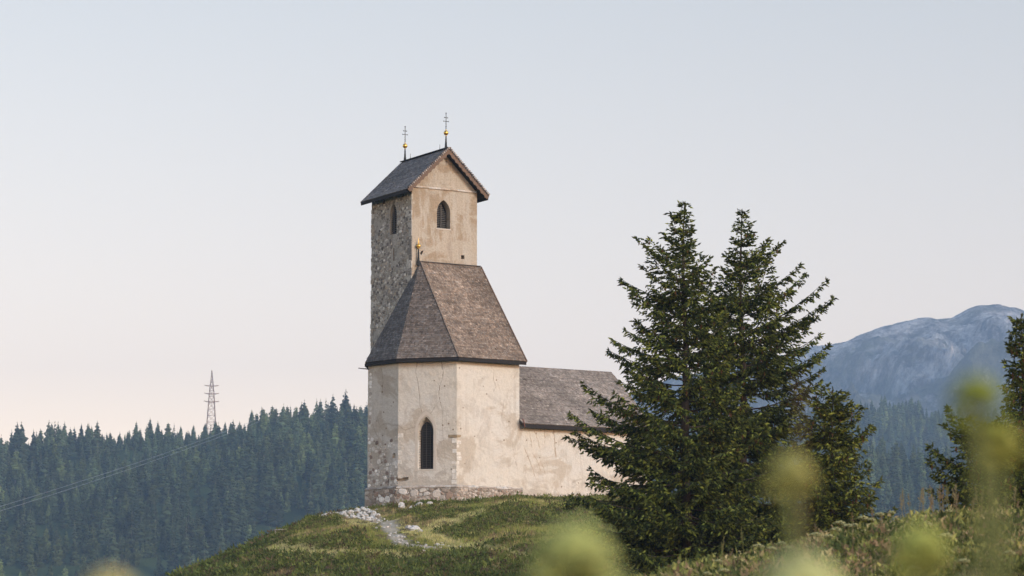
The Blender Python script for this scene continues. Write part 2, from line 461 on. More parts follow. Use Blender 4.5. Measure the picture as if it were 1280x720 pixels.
def H(X, Y):
    X = np.asarray(X, float); Y = np.asarray(Y, float)
    near = sinterp(Y, BY, BZ)
    w = smooth(Y, 70, 150)
    wv = 1 - smooth(Y, 260, 700)
    near = near + sinterp(X, PX, PZ) * w * wv
    # bank on the right in front
    bank = sinterp(X, [-6, -1, 1.5, 2.4, 3.2, 3.9, 4.8, 6.05, 6.9, 9, 14, 40], [0, 0.1, 0.55, 0.88, 1.02, 1.18, 1.42, 1.62, 1.68, 1.8, 2.2, 3.0])
    near = near + bank * np.exp(-((Y - 42) / 15.0) ** 2)
    # light undulation, sheep tracks
    u = 0.60 * fbm(X / 8.0, Y / 11.0, 3, 4) + 0.26 * ridged(X / 9.0 + 0.3 * fbm(X / 5, Y / 5, 8, 2), Y / 4.5, 13, 2) + 0.22 * fbm(X / 1.9, Y / 2.4, 11, 3)
    amp = smooth(Y, 60, 120) * (1 - 0.85 * np.exp(-((np.hypot((X - 0) / 14, (Y - 194) / 9)) ** 2)))
    near = near + u * amp * 1.0 + 0.05 * fbm(X / 1.3, Y / 1.5, 5, 3) * smooth(Y, 8, 20)
    # forested hill
    cx = sinterp(X, [-900, -500, -330, -200, -95, 0, 110, 221, 329, 600, 900], [98, 125, 137, 149, 163, 160, 154, 143, 138, 120, 100])
    f = sinterp(Y, [1100, 1300, 1500, 1700, 1850, 1950, 2050, 2300, 2700], [-0.30, 0.16, 0.50, 0.80, 0.965, 1.0, 0.97, 0.80, 0.75])
    hill = cx * f + 14 * fbm(X / 90.0, Y / 130.0, 21, 4) * smooth(Y, 1150, 1300) * (1 - smooth(Y, 1800, 1950) * 0.75)
    # second ridge
    c2 = sinterp(X, [-1500, -200, 100, 250, 337, 439, 560, 900, 1600], [120, 150, 190, 236, 254, 247, 238, 200, 150])
    f2 = sinterp(Y, [2150, 2500, 2900, 3050, 3300, 3800], [0.0, 0.55, 1.0, 1.0, 0.9, 0.75])
    ridge2 = c2 * f2 + 10 * fbm(X / 120.0, Y / 150.0, 31, 4) * smooth(Y, 2200, 2500)
    # mountain
    c3 = np.interp(X, [-3500, -950, -200, 0, 190, 380, 565, 624, 699, 758, 825, 870, 907, 940, 966, 1050, 1300, 2500],
                 [150, 280, 400, 455, 520, 575, 612, 622, 655, 668, 673, 697, 702, 694, 684, 700, 640, 400])
    f3 = sinterp(Y, [3500, 4100, 4700, 5200, 5500, 5700, 6500, 9000], [0.36, 0.50, 0.69, 0.87, 1.0, 0.93, 0.7, 0.3])
    k3 = smooth(Y, 3500, 4400)
    crest = 1 - 0.95 * np.exp(-((Y - 5500) / 330.0) ** 2)
    mt = c3 * f3 + k3 * crest * (165 * (ridged(X / 330.0 + Y / 1400.0, Y / 1100.0, 41, 6, 0.55) - 0.3) + 26 * fbm(X / 60.0, Y / 110.0, 44, 4))
    mt = mt + k3 * 7 * fbm(X / 50.0, Y / 300.0, 55, 4)
    mt = mt + k3 * (2 + 6 * crest) * fbm(X / 34.0, Y / 60.0, 47, 4)
    h = np.where(Y < 1150, near, 0)
    w1 = smooth(Y, 1000, 1250)
    z = near * (1 - w1) + np.maximum(hill, -60) * w1
    w2 = smooth(Y, 2200, 2500)
    z = z * (1 - w2) + ridge2 * w2
    w3 = smooth(Y, 3300, 3800)
    return z * (1 - w3) + mt * w3

def hz(x, y): return float(H(np.array([x]), np.array([y]))[0])

def ground_hit(px, py, y0=60.0, y1=215.0):
    dx, dy, dz = ray(px, py)
    Y = np.arange(y0, y1, 0.25)
    d = dz / dy * Y - H(dx / dy * Y, Y)
    s = np.where(d < 0)[0]
    if len(s) == 0:
        i = int(np.argmin(d))
    else:
        i = int(s[0])
    y = float(Y[i]); return Vector((dx / dy * y, y, hz(dx / dy * y, y)))

PATH = [ground_hit(*p) for p in path_px]

TRACKS = [[(520, 668), (560, 652), (620, 636), (690, 628)], [(430, 652), (500, 664), (600, 690), (660, 700), (720, 714)], [(250, 702), (330, 672), (400, 650)], [(300, 706), (400, 690), (520, 700)]]
TRACKS = [[ground_hit(*p) for p in t] for t in TRACKS]
def seg_dist(X, Y, pts):
    d = np.full(np.shape(X), 1e9)
    for a, b in zip(pts[:-1], pts[1:]):
        ax, ay, bx, by = a[0], a[1], b[0], b[1]
        L2 = (bx - ax) ** 2 + (by - ay) ** 2 + 1e-9
        t = np.clip(((X - ax) * (bx - ax) + (Y - ay) * (by - ay)) / L2, 0, 1)
        d = np.minimum(d, np.hypot(X - ax - t * (bx - ax), Y - ay - t * (by - ay)))
    return d

def bare(X, Y):
    """0..1 bare stony soil: the path below the church corner and a strip along the wall foot"""
    d = seg_dist(X, Y, PATH)
    n = fbm(X / 1.6, Y / 1.6, 61, 4)
    return np.clip(1.4 - d / 0.38 + n * 1.4, 0, 1) * (d < 4)

def build_terrain():
    ang = np.concatenate([np.arange(-180, -24, 3.0), np.arange(-24, -11.5, 0.35), np.arange(-11.5, 11.5, 0.06), np.arange(11.5, 24, 0.35), np.arange(24, 180.01, 3.0)])
    rad = np.concatenate([[0.0], np.geomspace(0.6, 18, 50), np.arange(18.5, 110, 0.9), np.arange(110, 212, 0.42), np.geomspace(214, 1150, 60), np.geomspace(1165, 3350, 90), np.geomspace(3380, 9000, 170)])
    A, Rr = np.meshgrid(np.radians(ang), rad)
    X = Rr * np.sin(A); Y = Rr * np.cos(A)
    Z = H(X, np.maximum(Y, -60))
    nA = len(ang)
    def sheet(i0, i1, name, mat, col=False):
        V = np.stack([X[i0:i1 + 1].ravel(), Y[i0:i1 + 1].ravel(), Z[i0:i1 + 1].ravel()], 1)
        n = i1 - i0 + 1
        idx = np.arange(n * nA).reshape(n, nA)
        q = np.stack([idx[:-1, :-1], idx[1:, :-1], idx[1:, 1:], idx[:-1, 1:]], -1).reshape(-1, 4)[:, ::-1]
        c = None
        if col:
            b = bare(V[:, 0], V[:, 1]); c = np.stack([b, b, b], 1)
        o = mesh_np(name, V, [q], mat, col=c, smooth_shade=True)
        return tag(o, kind='structure')
    i1 = int(np.searchsorted(rad, 1160)); i2 = int(np.searchsorted(rad, 3370))
    sheet(0, i1, "ground", M['ground'], True)
    sheet(i1, i2, "forest_hills", M['floor'])
    sheet(i2, len(rad) - 1, "mountain", M['mountain'])
build_terrain()

# ------------------------------------------------------------------ haze
def build_haze():
    mb = MB(); mb.box(-1500, -120, -100, 1900, 7200, 760)
    m = bpy.data.materials.new("haze_air"); m.use_nodes = True
    n = m.node_tree.nodes; l = m.node_tree.links
    n.remove(n["Principled BSDF"])
    v = n.new("ShaderNodeVolumePrincipled")
    v.inputs["Color"].default_value = (0.47, 0.69, 1.0, 1)
    v.inputs["Density"].default_value = 0.00014
    v.inputs["Anisotropy"].default_value = 0.0
    l.new(v.outputs[0], n["Material Output"].inputs["Volume"])
    o = mb.build("haze", m); tag(o, kind='stuff')
    o['label'] = 'thin blue haze over the valley and hills'; o['category'] = 'haze'
build_haze()

# ------------------------------------------------------------------ church
TH = R(31)
TX, TY, TZ = -6.631, 193.6, 10.5
church = empty("church", (TX, TY, TZ), TH)
tag(church, 'old pale plastered church with tall bell tower and steep shingle roofs on the hilltop', 'church')
def P3(a, b, z): return Vector((a, -b, z - TZ))       # (along nave, towards viewer, world z) -> local

def boolean_cut(o, cutters):
    for c in cutters:
        md = o.modifiers.new("b", 'BOOLEAN'); md.operation = 'DIFFERENCE'; md.object = c; md.solver = 'EXACT'
    dg = bpy.context.evaluated_depsgraph_get()
    me = bpy.data.meshes.new_from_object(o.evaluated_get(dg))
    o.modifiers.clear(); old = o.data; o.data = me; me.name = old.name
    for c in cutters: bpy.data.objects.remove(c)

def arch_outline(w, h, n=7):
    """pointed arch, x in [-w/2,w/2], z in [0,h]"""
    hs = h - w * 0.85
    pts = [(-w / 2, 0), (w / 2, 0), (w / 2, hs)]
    r = w * 0.98
    cxr = w / 2 - r
    top = math.sqrt(max(r * r - cxr * cxr, 0.0)); k = (h - hs) / top
    a1 = math.acos(-cxr / r)
    for i in range(1, n + 1):
        a = a1 * i / n
        pts.append((cxr + r * math.cos(a), hs + r * math.sin(a) * k))
    for i in range(n - 1, -1, -1):
        a = a1 * i / n
        pts.append((-(cxr + r * math.cos(a)), hs + r * math.sin(a) * k))
    return pts

def prism(mb, outline, o, ex, ez, en, d0, d1, col=None):
    """outline (x,z) extruded along en from d0 to d1"""
    n = len(outline); vs = []
    for d in (d0, d1):
        for x, z in outline: vs.append(o + ex * x + ez * z + en * d)
    fs = [tuple(range(n)), tuple(range(2 * n - 1, n - 1, -1))]
    for i in range(n): fs.append((i, i + n, (i + 1) % n + n, (i + 1) % n)[::-1])
    mb.add(vs, fs, col)

def ring(mb, outer, inner, o, ex, ez, en, d0, d1):
    n = len(outer); vs = []
    for d in (d0, d1):
        for x, z in outer: vs.append(o + ex * x + ez * z + en * d)
        for x, z in inner: vs.append(o + ex * x + ez * z + en * d)
    fs = []
    for i in range(n):
        j = (i + 1) % n
        fs += [(2 * n + i, 2 * n + j, 3 * n + j, 3 * n + i), (i, j, 2 * n + j, 2 * n + i), (n + j, n + i, 3 * n + i, 3 * n + j), (j, i, n + i, n + j)]
    mb.add(vs, fs)

def stones_on(name, parent, O, ex, ez, en, w, h, sizes, count, keep=None, palette=None, proud=(0.01, 0.035), seed=1, flat=0.7, gap=0.008):
    """irregular rubble stones bedded in a wall face (random packing, large ones first)"""
    rs = random.Random(seed); V = []; Fq = []; Ft = []; Cc = []
    cell = 0.3; grid = {}
    def free(x, z, a, b):
        gx, gz = int(x / cell), int(z / cell)
        for i in range(gx - 2, gx + 3):
            for j in range(gz - 2, gz + 3):
                for (x2, z2, a2, b2) in grid.get((i, j), ()):
                    if ((x - x2) / (a + a2 + gap)) ** 2 + ((z - z2) / (b + b2 + gap)) ** 2 < 0.86: return False
        return True
    placed = []
    for k in range(count):
        f = k / count; a = sizes[1] * (1 - f) ** 1.3 + sizes[0]; a *= rs.uniform(0.8, 1.2); b = a * flat * rs.uniform(0.75, 1.3)
        x = rs.uniform(a, max(a, w - a)); z = rs.uniform(b, max(b, h - b))
        if keep and not keep(x, z): continue
        if free(x, z, a, b):
            grid.setdefault((int(x / cell), int(z / cell)), []).append((x, z, a, b)); placed.append((x, z, a, b))
    for cx, cz, hw, hh in placed:
        n = 8; rot = rs.uniform(-0.35, 0.35); p = rs.uniform(*proud); base = len(V); a0 = rs.uniform(0, 1)
        js = [rs.uniform(0.80, 1.12) for _ in range(n)]; cr, sr = math.cos(rot), math.sin(rot)
        tl = rs.uniform(-0.5, 0.5) * p
        for sc, d in ((1.0, -0.01), (0.84, p)):
            for k in range(n):
                a = 2 * math.pi * (k + a0) / n; c, sn = math.cos(a), math.sin(a)
                qx = math.copysign(abs(c) ** 0.65, c) * hw * js[k] * sc; qz = math.copysign(abs(sn) ** 0.65, sn) * hh * js[k] * sc
                q = O + ex * min(max(cx + qx * cr - qz * sr, 0.005), w - 0.005) + ez * (cz + qx * sr + qz * cr) + en * (d + (tl * sn if sc < 1 else 0))
                V.append(tuple(q))
        V.append(tuple(O + ex * cx + ez * cz + en * (p * 1.15)))
        for k in range(n):
            Fq.append((base + k, base + (k + 1) % n, base + n + (k + 1) % n, base + n + k))
            Ft.append((base + n + k, base + n + (k + 1) % n, base + 2 * n))
        c0 = rs.choice(palette); j = rs.uniform(0.8, 1.3)
        Cc += [tuple(v * j for v in c0)] * (2 * n + 1)
    if not V: return None
    o = mesh_np(name, np.array(V), [np.array(Fq), np.array(Ft)], M['stone'], church, col=np.array(Cc))
    merge(parent, o)

GREY = [(0.42, 0.39, 0.34), (0.32, 0.295, 0.26), (0.50, 0.465, 0.41), (0.38, 0.345, 0.29), (0.25, 0.23, 0.205), (0.60, 0.57, 0.51), (0.45, 0.38, 0.30), (0.36, 0.34, 0.31), (0.18, 0.165, 0.15), (0.68, 0.65, 0.60), (0.42, 0.40, 0.37)]
WHITE = [(0.70, 0.68, 0.64), (0.60, 0.57, 0.52), (0.74, 0.72, 0.68), (0.50, 0.45, 0.40), (0.66, 0.63, 0.58), (0.25, 0.20, 0.17)]
PALE = [(0.58, 0.55, 0.51), (0.45, 0.41, 0.37), (0.32, 0.275, 0.23), (0.56, 0.535, 0.50), (0.24, 0.185, 0.15), (0.44, 0.38, 0.33), (0.34, 0.26, 0.21)]

# ---- tower walls
TW, TD = 5.0, 5.6
Z0, ZC = 8.6, 32.42            # foot (in the ground) and top of wall under the eaves
RZ = 35.05
def gable_wall():
    mb = MB()
    a0, a1, b0, b1 = 0, TW, 0, -TD
    pts = [P3(a0, b0, Z0), P3(a1, b0, Z0), P3(a1, b0, ZC), P3(TW / 2, b0, RZ - 0.2), P3(a0, b0, ZC)]
    back = [P3(a0, b1, Z0), P3(a1, b1, Z0), P3(a1, b1, ZC), P3(TW / 2, b1, RZ - 0.2), P3(a0, b1, ZC)]
    mb.add(pts + back, [(0, 1, 2, 3, 4), (9, 8, 7, 6, 5), (0, 4, 9, 5), (1, 6, 7, 2), (4, 3, 8, 9), (3, 2, 7, 8), (0, 5, 6, 1)])
    return mb.build("tower_wall", M['tower_plaster'], church)
tower = gable_wall()
tower.data.materials.append(M['rubble'])
EX, EY, EZ = Vector((1, 0, 0)), Vector((0, 1, 0)), Vector((0, 0, 1))
def cutter(outline, o, ex, en, depth, out=0.3):
    mb = MB(); prism(mb, outline, o, ex, EZ, en, out, -depth)
    c = mb.build("cut", M['void']); c.parent = church; return c
bpy.context.view_layer.update()
FRONT_N, SIDE_N = Vector((0, -1, 0)), Vector((-1, 0, 0))
wF = arch_outline(1.02, 1.95)
oF = P3(2.42, 0, 29.78)
wS = arch_outline(0.95, 2.1)
oS = P3(0, -2.55, 29.55)
SX = Vector((0, -1, 0))      # along the side face, towards the viewer
rect = lambda w, h: [(-w / 2, 0), (w / 2, 0), (w / 2, h), (-w / 2, h)]
cuts = [cutter(wF, oF, EX, FRONT_N, 0.62), cutter(wS, oS, SX, SIDE_N, 0.30),
        cutter(rect(0.16, 0.85), P3(0, -2.45, 27.75), SX, SIDE_N, 0.6),
        cutter([(-.13, 0), (.02, -.08), (.16, .22), (.0, .2)], P3(0.75, 0, 27.98), EX, FRONT_N, 0.5),
        cutter(rect(0.26, 0.26), P3(3.9, 0, 27.85), EX, FRONT_N, 0.5),
        cutter(rect(0.3, 0.34), P3(0, -1.2, 31.86), SX, SIDE_N, 0.4),
        cutter(rect(0.32, 0.34), P3(0, -3.9, 31.80), SX, SIDE_N, 0.4),
        cutter(rect(0.13, 0.16), P3(0, -3.2, 24.9), SX, SIDE_N, 0.4),
        cutter(rect(0.13, 0.16), P3(0, -4.3, 22.6), SX, SIDE_N, 0.4)]
boolean_cut(tower, cuts)
for p in tower.data.polygons:
    c = p.center; n = p.normal
    p.material_index = 1 if (n.x < -0.9 and c.x < 0.02) else 0

def excl(lst):
    def k(x, z):
        for (cx, cz, hw, hh) in lst:
            if abs(x - cx) < hw and abs(z - cz) < hh: return False
        return True
    return k
side_keep = excl([(TD - 2.55, 29.55 + 1.0 - 18, 0.58, 1.15), (TD - 2.45, 28.2 - 18, 0.16, 0.5), (TD - 1.2, 32.0 - 18, .22, .25), (TD - 3.9, 32.0 - 18, .22, .25)])
stones_on("rubble_masonry", tower, P3(0, -TD, 18.0), Vector((0, -1, 0)), EZ, SIDE_N, TD, ZC - 18.02, (0.03, 0.115), 110000,
          lambda x, z: side_keep(x, z) and float(vnoise(np.array([x * 0.9]), np.array([z * 0.8]), 33)[0]) < 0.22, GREY, (0.01, 0.04), seed=3)
# quoins on the corner towards the viewer, lapping the side face
mb = MB(); z = 19.0; k = 0
rq = random.Random(5)
while z < ZC - 0.5:
    h = rq.uniform(0.26, 0.5); ln = rq.uniform(0.5, 0.8) if k % 2 else rq.uniform(0.25, 0.4)
    c = rq.choice(GREY[2:6] + [(0.40, 0.38, 0.35), (0.46, 0.43, 0.39)])
    b0 = -ln; d = 0.018 + rq.uniform(0, 0.02)
    mb.box(-d, -0.012, z + 0.015 - TZ, 0.03, ln, z + h - 0.02 - TZ, c)
    z += h; k += 1
z = 18.5
while z < ZC - 0.5:
    h = rq.uniform(0.22, 0.42); ln = rq.uniform(0.2, 0.5); d = 0.012 + rq.uniform(0, 0.035)
    if rq.random() < 0.8: mb.box(-d, TD - ln, z + 0.015 - TZ, 0.03, TD + rq.uniform(0.0, 0.04), z + h - 0.03 - TZ, rq.choice(GREY[:4] + GREY[5:8]))
    z += h
merge(tower, mb.build("corner_stones", M['stone'], church, col=True))
# jambs of the front window + window bodies
def window_part(name, o, ex, en, w, h, depth, louvre=True):
    win = MB()
    prism(win, arch_outline(w, h), o, ex, EZ, en, -depth + 0.02, -depth - 0.02)
    ob = win.build("window", M['void'], church)
    lv = MB(); zz = 0.14
    while zz < h - 0.25:
        ww = w if zz < h - w * 0.75 else w * max(0.2, (h - zz) / (w * 0.95))
        a = o + EZ * zz - ex * (ww / 2 - 0.03) + en * (-depth + 0.10); b = o + EZ * zz + ex * (ww / 2 - 0.03) + en * (-depth + 0.10)
        lv.bar(a, b, 0.13, 0.022, up=(en * 0.75 + EZ).normalized()); zz += 0.125
    lv.build("louvre", M['louvre'], ob)
    mu = MB(); mu.bar(o + en * (-depth + 0.2), o + EZ * (h - 0.1) + en * (-depth + 0.2), 0.05); mu.build("mullion", M['louvre'], ob)
window_part("window", oF, EX, FRONT_N, 1.02, 1.95, 0.58)
window_part("window", oS, SX, SIDE_N, 0.95, 2.1, 0.27)
# sill under the front window
mb = MB(); mb.box(oF.x - 0.56, -0.03, oF.z - 0.07, oF.x + 0.56, 0.3, oF.z + 0.01); mb.build("window_sill", M['trim'], church)
# cornice ledge of the gable
mb = MB(); rc = random.Random(2); x = -0.02
while x < TW:
    w = rc.uniform(0.35, 0.8); e = min(x + w, TW + 0.02); d = rc.uniform(0.07, 0.11); zz = 32.40 - TZ + rc.uniform(-0.012, 0.012)
    mb.add([(x, -d, zz), (e, -d, zz), (e, 0.02, zz), (x, 0.02, zz), (x, -d, zz + 0.045), (e, -d, zz + 0.045), (e, 0.02, zz + 0.15), (x, 0.02, zz + 0.15)],
           [(0, 3, 2, 1), (4, 5, 6, 7), (0, 1, 5, 4), (1, 2, 6, 5), (3, 0, 4, 7)], rc.choice([(0.52, 0.46, 0.40), (0.46, 0.38, 0.30), (0.56, 0.52, 0.47)]))
    x = e
mb.build("cornice", M['stone'], church, col=True)

# ---- shingled roofs
def shingles(name, facets, parent_name, palette, row=0.16, width=(0.11, 0.22), thick=0.022, seed=1, tint=None, base_thick=0.05):
    """facets: (eave_left, eave_right, top_right, top_left) seen from outside; one mesh"""
    rs = np.random.default_rng(seed)
    mb = MB()
    V = []; Q = []; Tt = []; Cc = []
    for f in facets:
        e0, e1, t1, t0 = [Vector(p) for p in f[:4]]
        nrm = (e1 - e0).cross(t0 - e0).normalized()
        if (t0 - e0).length < 0.01 : nrm = (e1 - e0).cross(t1 - e0).normalized()
        dn = -nrm * base_thick
        mb.add([e0, e1, t1, t0, e0 + dn, e1 + dn, t1 + dn, t0 + dn], [(0, 1, 2, 3), (7, 6, 5, 4), (0, 4, 5, 1), (1, 5, 6, 2), (2, 6, 7, 3), (3, 7, 4, 0)], (0.1, 0.09, 0.08))
        slope = ((t0 + t1) / 2 - (e0 + e1) / 2).length
        nr = int(slope / row); al = (e1 - e0).normalized()
        up = nrm.cross(al).normalized()
        tn = f[4] if len(f) > 4 else (1, 1, 1)
        ph = rs.uniform(0, 100)
        for r in range(nr + 1):
            s0 = r / nr * 1.0 - 0.0; s1 = min(1.0, (r + 1.9) / nr)
            if s0 >= 1: break
            L0 = e0.lerp(t0, s0); R0 = e1.lerp(t1, s0); L1 = e0.lerp(t0, s1)
            wl_ = (R0 - L0).length
            x = -rs.uniform(0, 0.15); rowt = rs.uniform(0.84, 1.12)
            upv = up * ((t0 - e0).dot(up) * (s1 - s0))
            x1l = (L1 - L0).dot(al); R1 = e1.lerp(t1, s1); x1r = (R1 - L0).dot(al)
            while x < wl_:
                w = rs.uniform(*width); xa = max(x + 0.006, 0); xb = min(x + w - 0.006, wl_); x += w
                if xb - xa < 0.02: continue
                jz = rs.uniform(0, 0.014); ju = rs.uniform(-0.022, 0.022)
                th = thick + jz + (0.03 if rs.random() < 0.02 else 0)
                A = L0 + al * xa + up * ju; B = L0 + al * xb + up * ju
                xc = min(max(xb, x1l), x1r); xd = min(max(xa, x1l), x1r)
                Cq = L0 + al * xc + upv; Dq = L0 + al * xd + upv
                i = len(V)
                V += [tuple(A + nrm * th), tuple(B + nrm * (th + rs.uniform(-.006, .006))), tuple(Cq + nrm * 0.004), tuple(Dq + nrm * 0.004), tuple(A - nrm * 0.004), tuple(B - nrm * 0.004)]
                Q += [(i, i + 1, i + 2, i + 3), (i + 4, i + 5, i + 1, i)]; Tt += [(i + 4, i, i + 3), (i + 1, i + 5, i + 2)]
                P = L0 + al * xa
                big = float(vnoise(np.array([P.x * 0.55 + P.y * 0.35 + ph]), np.array([P.z * 0.5 + ph]), 9)[0]) + 0.5 * float(vnoise(np.array([P.x * 1.9 + P.y + ph]), np.array([P.z * 1.6]), 8)[0])
                c0 = np.array(palette[rs.integers(len(palette))]); j = rs.uniform(0.86, 1.13) * rowt * (1 + 0.4 * big)
                c = c0 * j * np.array(tn) * 1.45
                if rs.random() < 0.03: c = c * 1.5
                Cc += [tuple(c)] * 6
    n0 = len(mb.v)
    Vv = np.concatenate([np.array([tuple(v) for v in mb.v]), np.array(V)])
    Q4 = np.concatenate([np.array(mb.f), np.array(Q) + n0]); T3 = np.array(Tt) + n0
    col = np.concatenate([np.array(mb.c), np.array(Cc)])
    return mesh_np(name, Vv, [Q4, T3], M['shingle'], church, col=col)

WARM = [(0.150, 0.118, 0.092), (0.170, 0.138, 0.112), (0.132, 0.106, 0.085), (0.19, 0.158, 0.130), (0.170, 0.148, 0.128), (0.122, 0.099, 0.082)]
COOL = [(0.11, 0.104, 0.100), (0.115, 0.108, 0.103), (0.080, 0.077, 0.078), (0.13, 0.120, 0.112), (0.10, 0.096, 0.098)]
NAVE = [(0.20, 0.172, 0.146), (0.175, 0.152, 0.130), (0.225, 0.195, 0.168), (0.155, 0.132, 0.114), (0.21, 0.187, 0.165)]

# tower roof: ridge runs away from the viewer
rb0, rb1 = 0.52, -TD - 0.45
aL, aR = -0.62, TW + 0.62
zE = 32.16
ridgeF, ridgeB = P3(TW / 2, rb0, RZ + 0.10), P3(TW / 2, rb1, RZ + 0.10)
troof = shingles("tower_roof", [
    (P3(aL, rb1, zE), P3(aL, rb0, zE), ridgeF, ridgeB),
    (P3(aR, rb0, zE), P3(aR, rb1, zE), ridgeB, ridgeF)], church, [tuple(1.25 * v for v in c) for c in COOL], row=0.15, seed=4, thick=0.026)
# bargeboards with a scalloped lower edge
def scalloped(p_low, p_top, en, width=0.26, n=10, thick=0.05):
    """board hanging below a verge line from p_low to p_top"""
    mb = MB(); d = p_top - p_low; L = d.length; al = d.normalized()
    dn = al.cross(en).normalized()
    if dn.z > 0: dn = -dn
    pts = []
    m = n * 6
    for i in range(m + 1):
        t = i / m
        w = width - 0.07 * abs(math.cos(t * n * math.pi))
        pts.append((t * L, w))
    vs = []
    for off in (0, thick):
        for x, w in pts: vs.append(p_low + al * x + en * off)
        for x, w in pts: vs.append(p_low + al * x + dn * w + en * off)
    k = m + 1; fs = []
    for i in range(m):
        fs += [(i, i + 1, k + i + 1, k + i), (2 * k + i + 1, 2 * k + i, 3 * k + i, 3 * k + i + 1), (k + i, k + i + 1, 3 * k + i + 1, 3 * k + i), (i + 1, i, 2 * k + i, 2 * k + i + 1)]
    fs += [(0, k, 3 * k, 2 * k), (m, 2 * k + m, 3 * k + m, k + m)]
    mb.add(vs, fs); return mb
dz = Vector((0, 0, -0.03))
for (lo, hi) in ((P3(aL, rb0 - 0.01, zE), ridgeF), (P3(aR, rb0 - 0.01, zE), ridgeF)):
    scalloped(lo + dz, hi + dz, FRONT_N, 0.30, 11).build("bargeboard", M['brown_wood'], troof)
for (lo, hi) in ((P3(aL, rb1 + 0.01, zE), ridgeB), (P3(aR, rb1 + 0.01, zE), ridgeB)):
    scalloped(lo + dz, hi + dz, Vector((0, 1, 0)), 0.22, 11).build("bargeboard", M['brown_wood'], troof)
# verge shingle ends (small pale teeth over the bargeboard)
mb = MB()
for lo in (P3(aL, rb0, zE), P3(aR, rb0, zE)):
    hi = ridgeF.copy(); hi.y = lo.y; n = 27
    for i in range(n):
        p = lo.lerp(hi, (i + 0.15) / n); q = lo.lerp(hi, (i + 0.85) / n)
        mb.bar(p + Vector((0, -0.06, 0.075)), q + Vector((0, -0.06, 0.03)), 0.22, 0.12, up=(0, 0, 1), col=random.choice([(0.30, 0.26, 0.24), (0.18, 0.15, 0.135), (0.42, 0.38, 0.35)]))
mb.build("verge_shingles", M['stone'], troof, col=True)
# eave boards / dark gutters
for a in (aL + 0.02, aR - 0.02):
    mb = MB(); mb.bar(P3(a, rb0 - 0.1, zE - 0.13), P3(a, rb1 + 0.05, zE - 0.13), 0.06, 0.2); mb.build("eave_board", M['dark_wood'], troof)
for k in range(7):
    b = 0.2 - k * 0.98
    for s in (0, 1):
        mb = MB()
        a = 0.12 if s == 0 else TW - 0.12; e = aL + 0.07 if s == 0 else aR - 0.07
        mb.bar(P3(a, b, zE + 0.33), P3(e, b, zE - 0.1), 0.12, 0.14)
        mb.build("rafter", M['dark_wood'], troof)
mb = MB(); mb.bar(ridgeF + Vector((0, 0, 0.06)), ridgeB + Vector((0, 0, 0.06)), 0.22, 0.06); mb.build("ridge_board", M['dark_wood'], troof)
for a in (TW + 0.1, -0.06):
    mb = MB(); mb.bar(P3(a, 0.35, ZC - 0.02), P3(a, -0.5, ZC - 0.02), 0.21, 0.2); mb.build("purlin_end", M['dark_wood'], troof)

def finial(base, cross=True, spike_h=0.95, ball=0.165, rod=2.0):
    o = MB(); o.tube([base, base + EZ * spike_h * 0.5, base + EZ * spike_h], [0.10, 0.06, 0.035], 10)
    ob = o.build("finial", M['iron'], church)
    b = MB(); c = base + EZ * (spike_h + ball * 0.9); b.ball(c, ball, 20, 14)
    b.tube([c + EZ * ball * 0.85, c + EZ * (ball + 0.08)], [0.05, 0.03], 10); b.tube([c - EZ * (ball + 0.05), c - EZ * ball * 0.85], [0.035, 0.06], 10)
    b.build("ball", M['gold'], ob, smooth_shade=True)
    if cross:
        x = MB(); t = c + EZ * ball
        x.tube([t, t + EZ * 1.15], [0.03, 0.022], 6)
        for hgt, w in ((0.62, 0.36), (0.87, 0.24)):
            x.tube([t + EZ * hgt - EX * w / 2, t + EZ * hgt + EX * w / 2], [0.02, 0.02], 6)
            for s in (-1, 1): x.ball(t + EZ * hgt + EX * w / 2 * s, 0.035, 8, 6)
        x.ball(t + EZ * 1.17, 0.045, 8, 6); x.ball(t + EZ * 0.28, 0.04, 8, 6)
        x.build("cross", M['iron'], ob)
    else:
        x = MB(); t = c + EZ * ball; x.tube([t, t + EZ * 0.4], [0.035, 0.006], 6); x.build("spike", M['gold'], ob)
    return ob
finial(P3(TW / 2, 0.15, RZ + 0.1))
finial(P3(TW / 2, rb1 + 0.55, RZ + 0.1))
for b in (0.42 - 1.1, rb1 + 1.3):
    mb = MB(); mb.tube([P3(TW / 2, b, RZ + 0.08), P3(TW / 2, b, RZ + 0.55)], [0.025, 0.012], 6); mb.build("lightning_rod", M['iron'], church)

# ---- choir
ZE = 20.58
poly_e = [(5.5, 5.5), (0.42, 5.5), (-2.46, 2.45), (-3.02, -0.75), (-0.3, -4.6), (5.5, -4.6)]   # eaves
poly_w = [(5.28, 5.02), (0.54, 5.08), (-2.18, 2.24), (-2.82, -0.72), (-0.4, -4.15), (5.28, -4.2)]  # walls
ZR = 27.42
apex = P3(0.62, 0.06, ZR); rend = P3(5.22, 0.06, ZR)
mb = MB()
zt = 20.60
n = len(poly_w)
lo = [P3(a, b, Z0) for a, b in poly_w]; hi = [P3(a, b, zt) for a, b in poly_w]
mb.add(lo + hi, [tuple(range(n))[::-1], tuple(range(n, 2 * n))] + [(i, (i + 1) % n, n + (i + 1) % n, n + i)[::-1] if False else (i, n + i, n + (i + 1) % n, (i + 1) % n) for i in range(n)])
mb.add([P3(5.27, 4.9, zt - 0.01), P3(5.27, 0.06, ZR - 0.25), P3(5.27, -4.1, zt - 0.01), P3(5.05, 4.9, zt - 0.01), P3(5.05, 0.06, ZR - 0.25), P3(5.05, -4.1, zt - 0.01)],
       [(0, 1, 2), (5, 4, 3), (0, 3, 4, 1), (1, 4, 5, 2), (2, 5, 3, 0)])
choir = mb.build("choir_wall", M['plaster'], church)
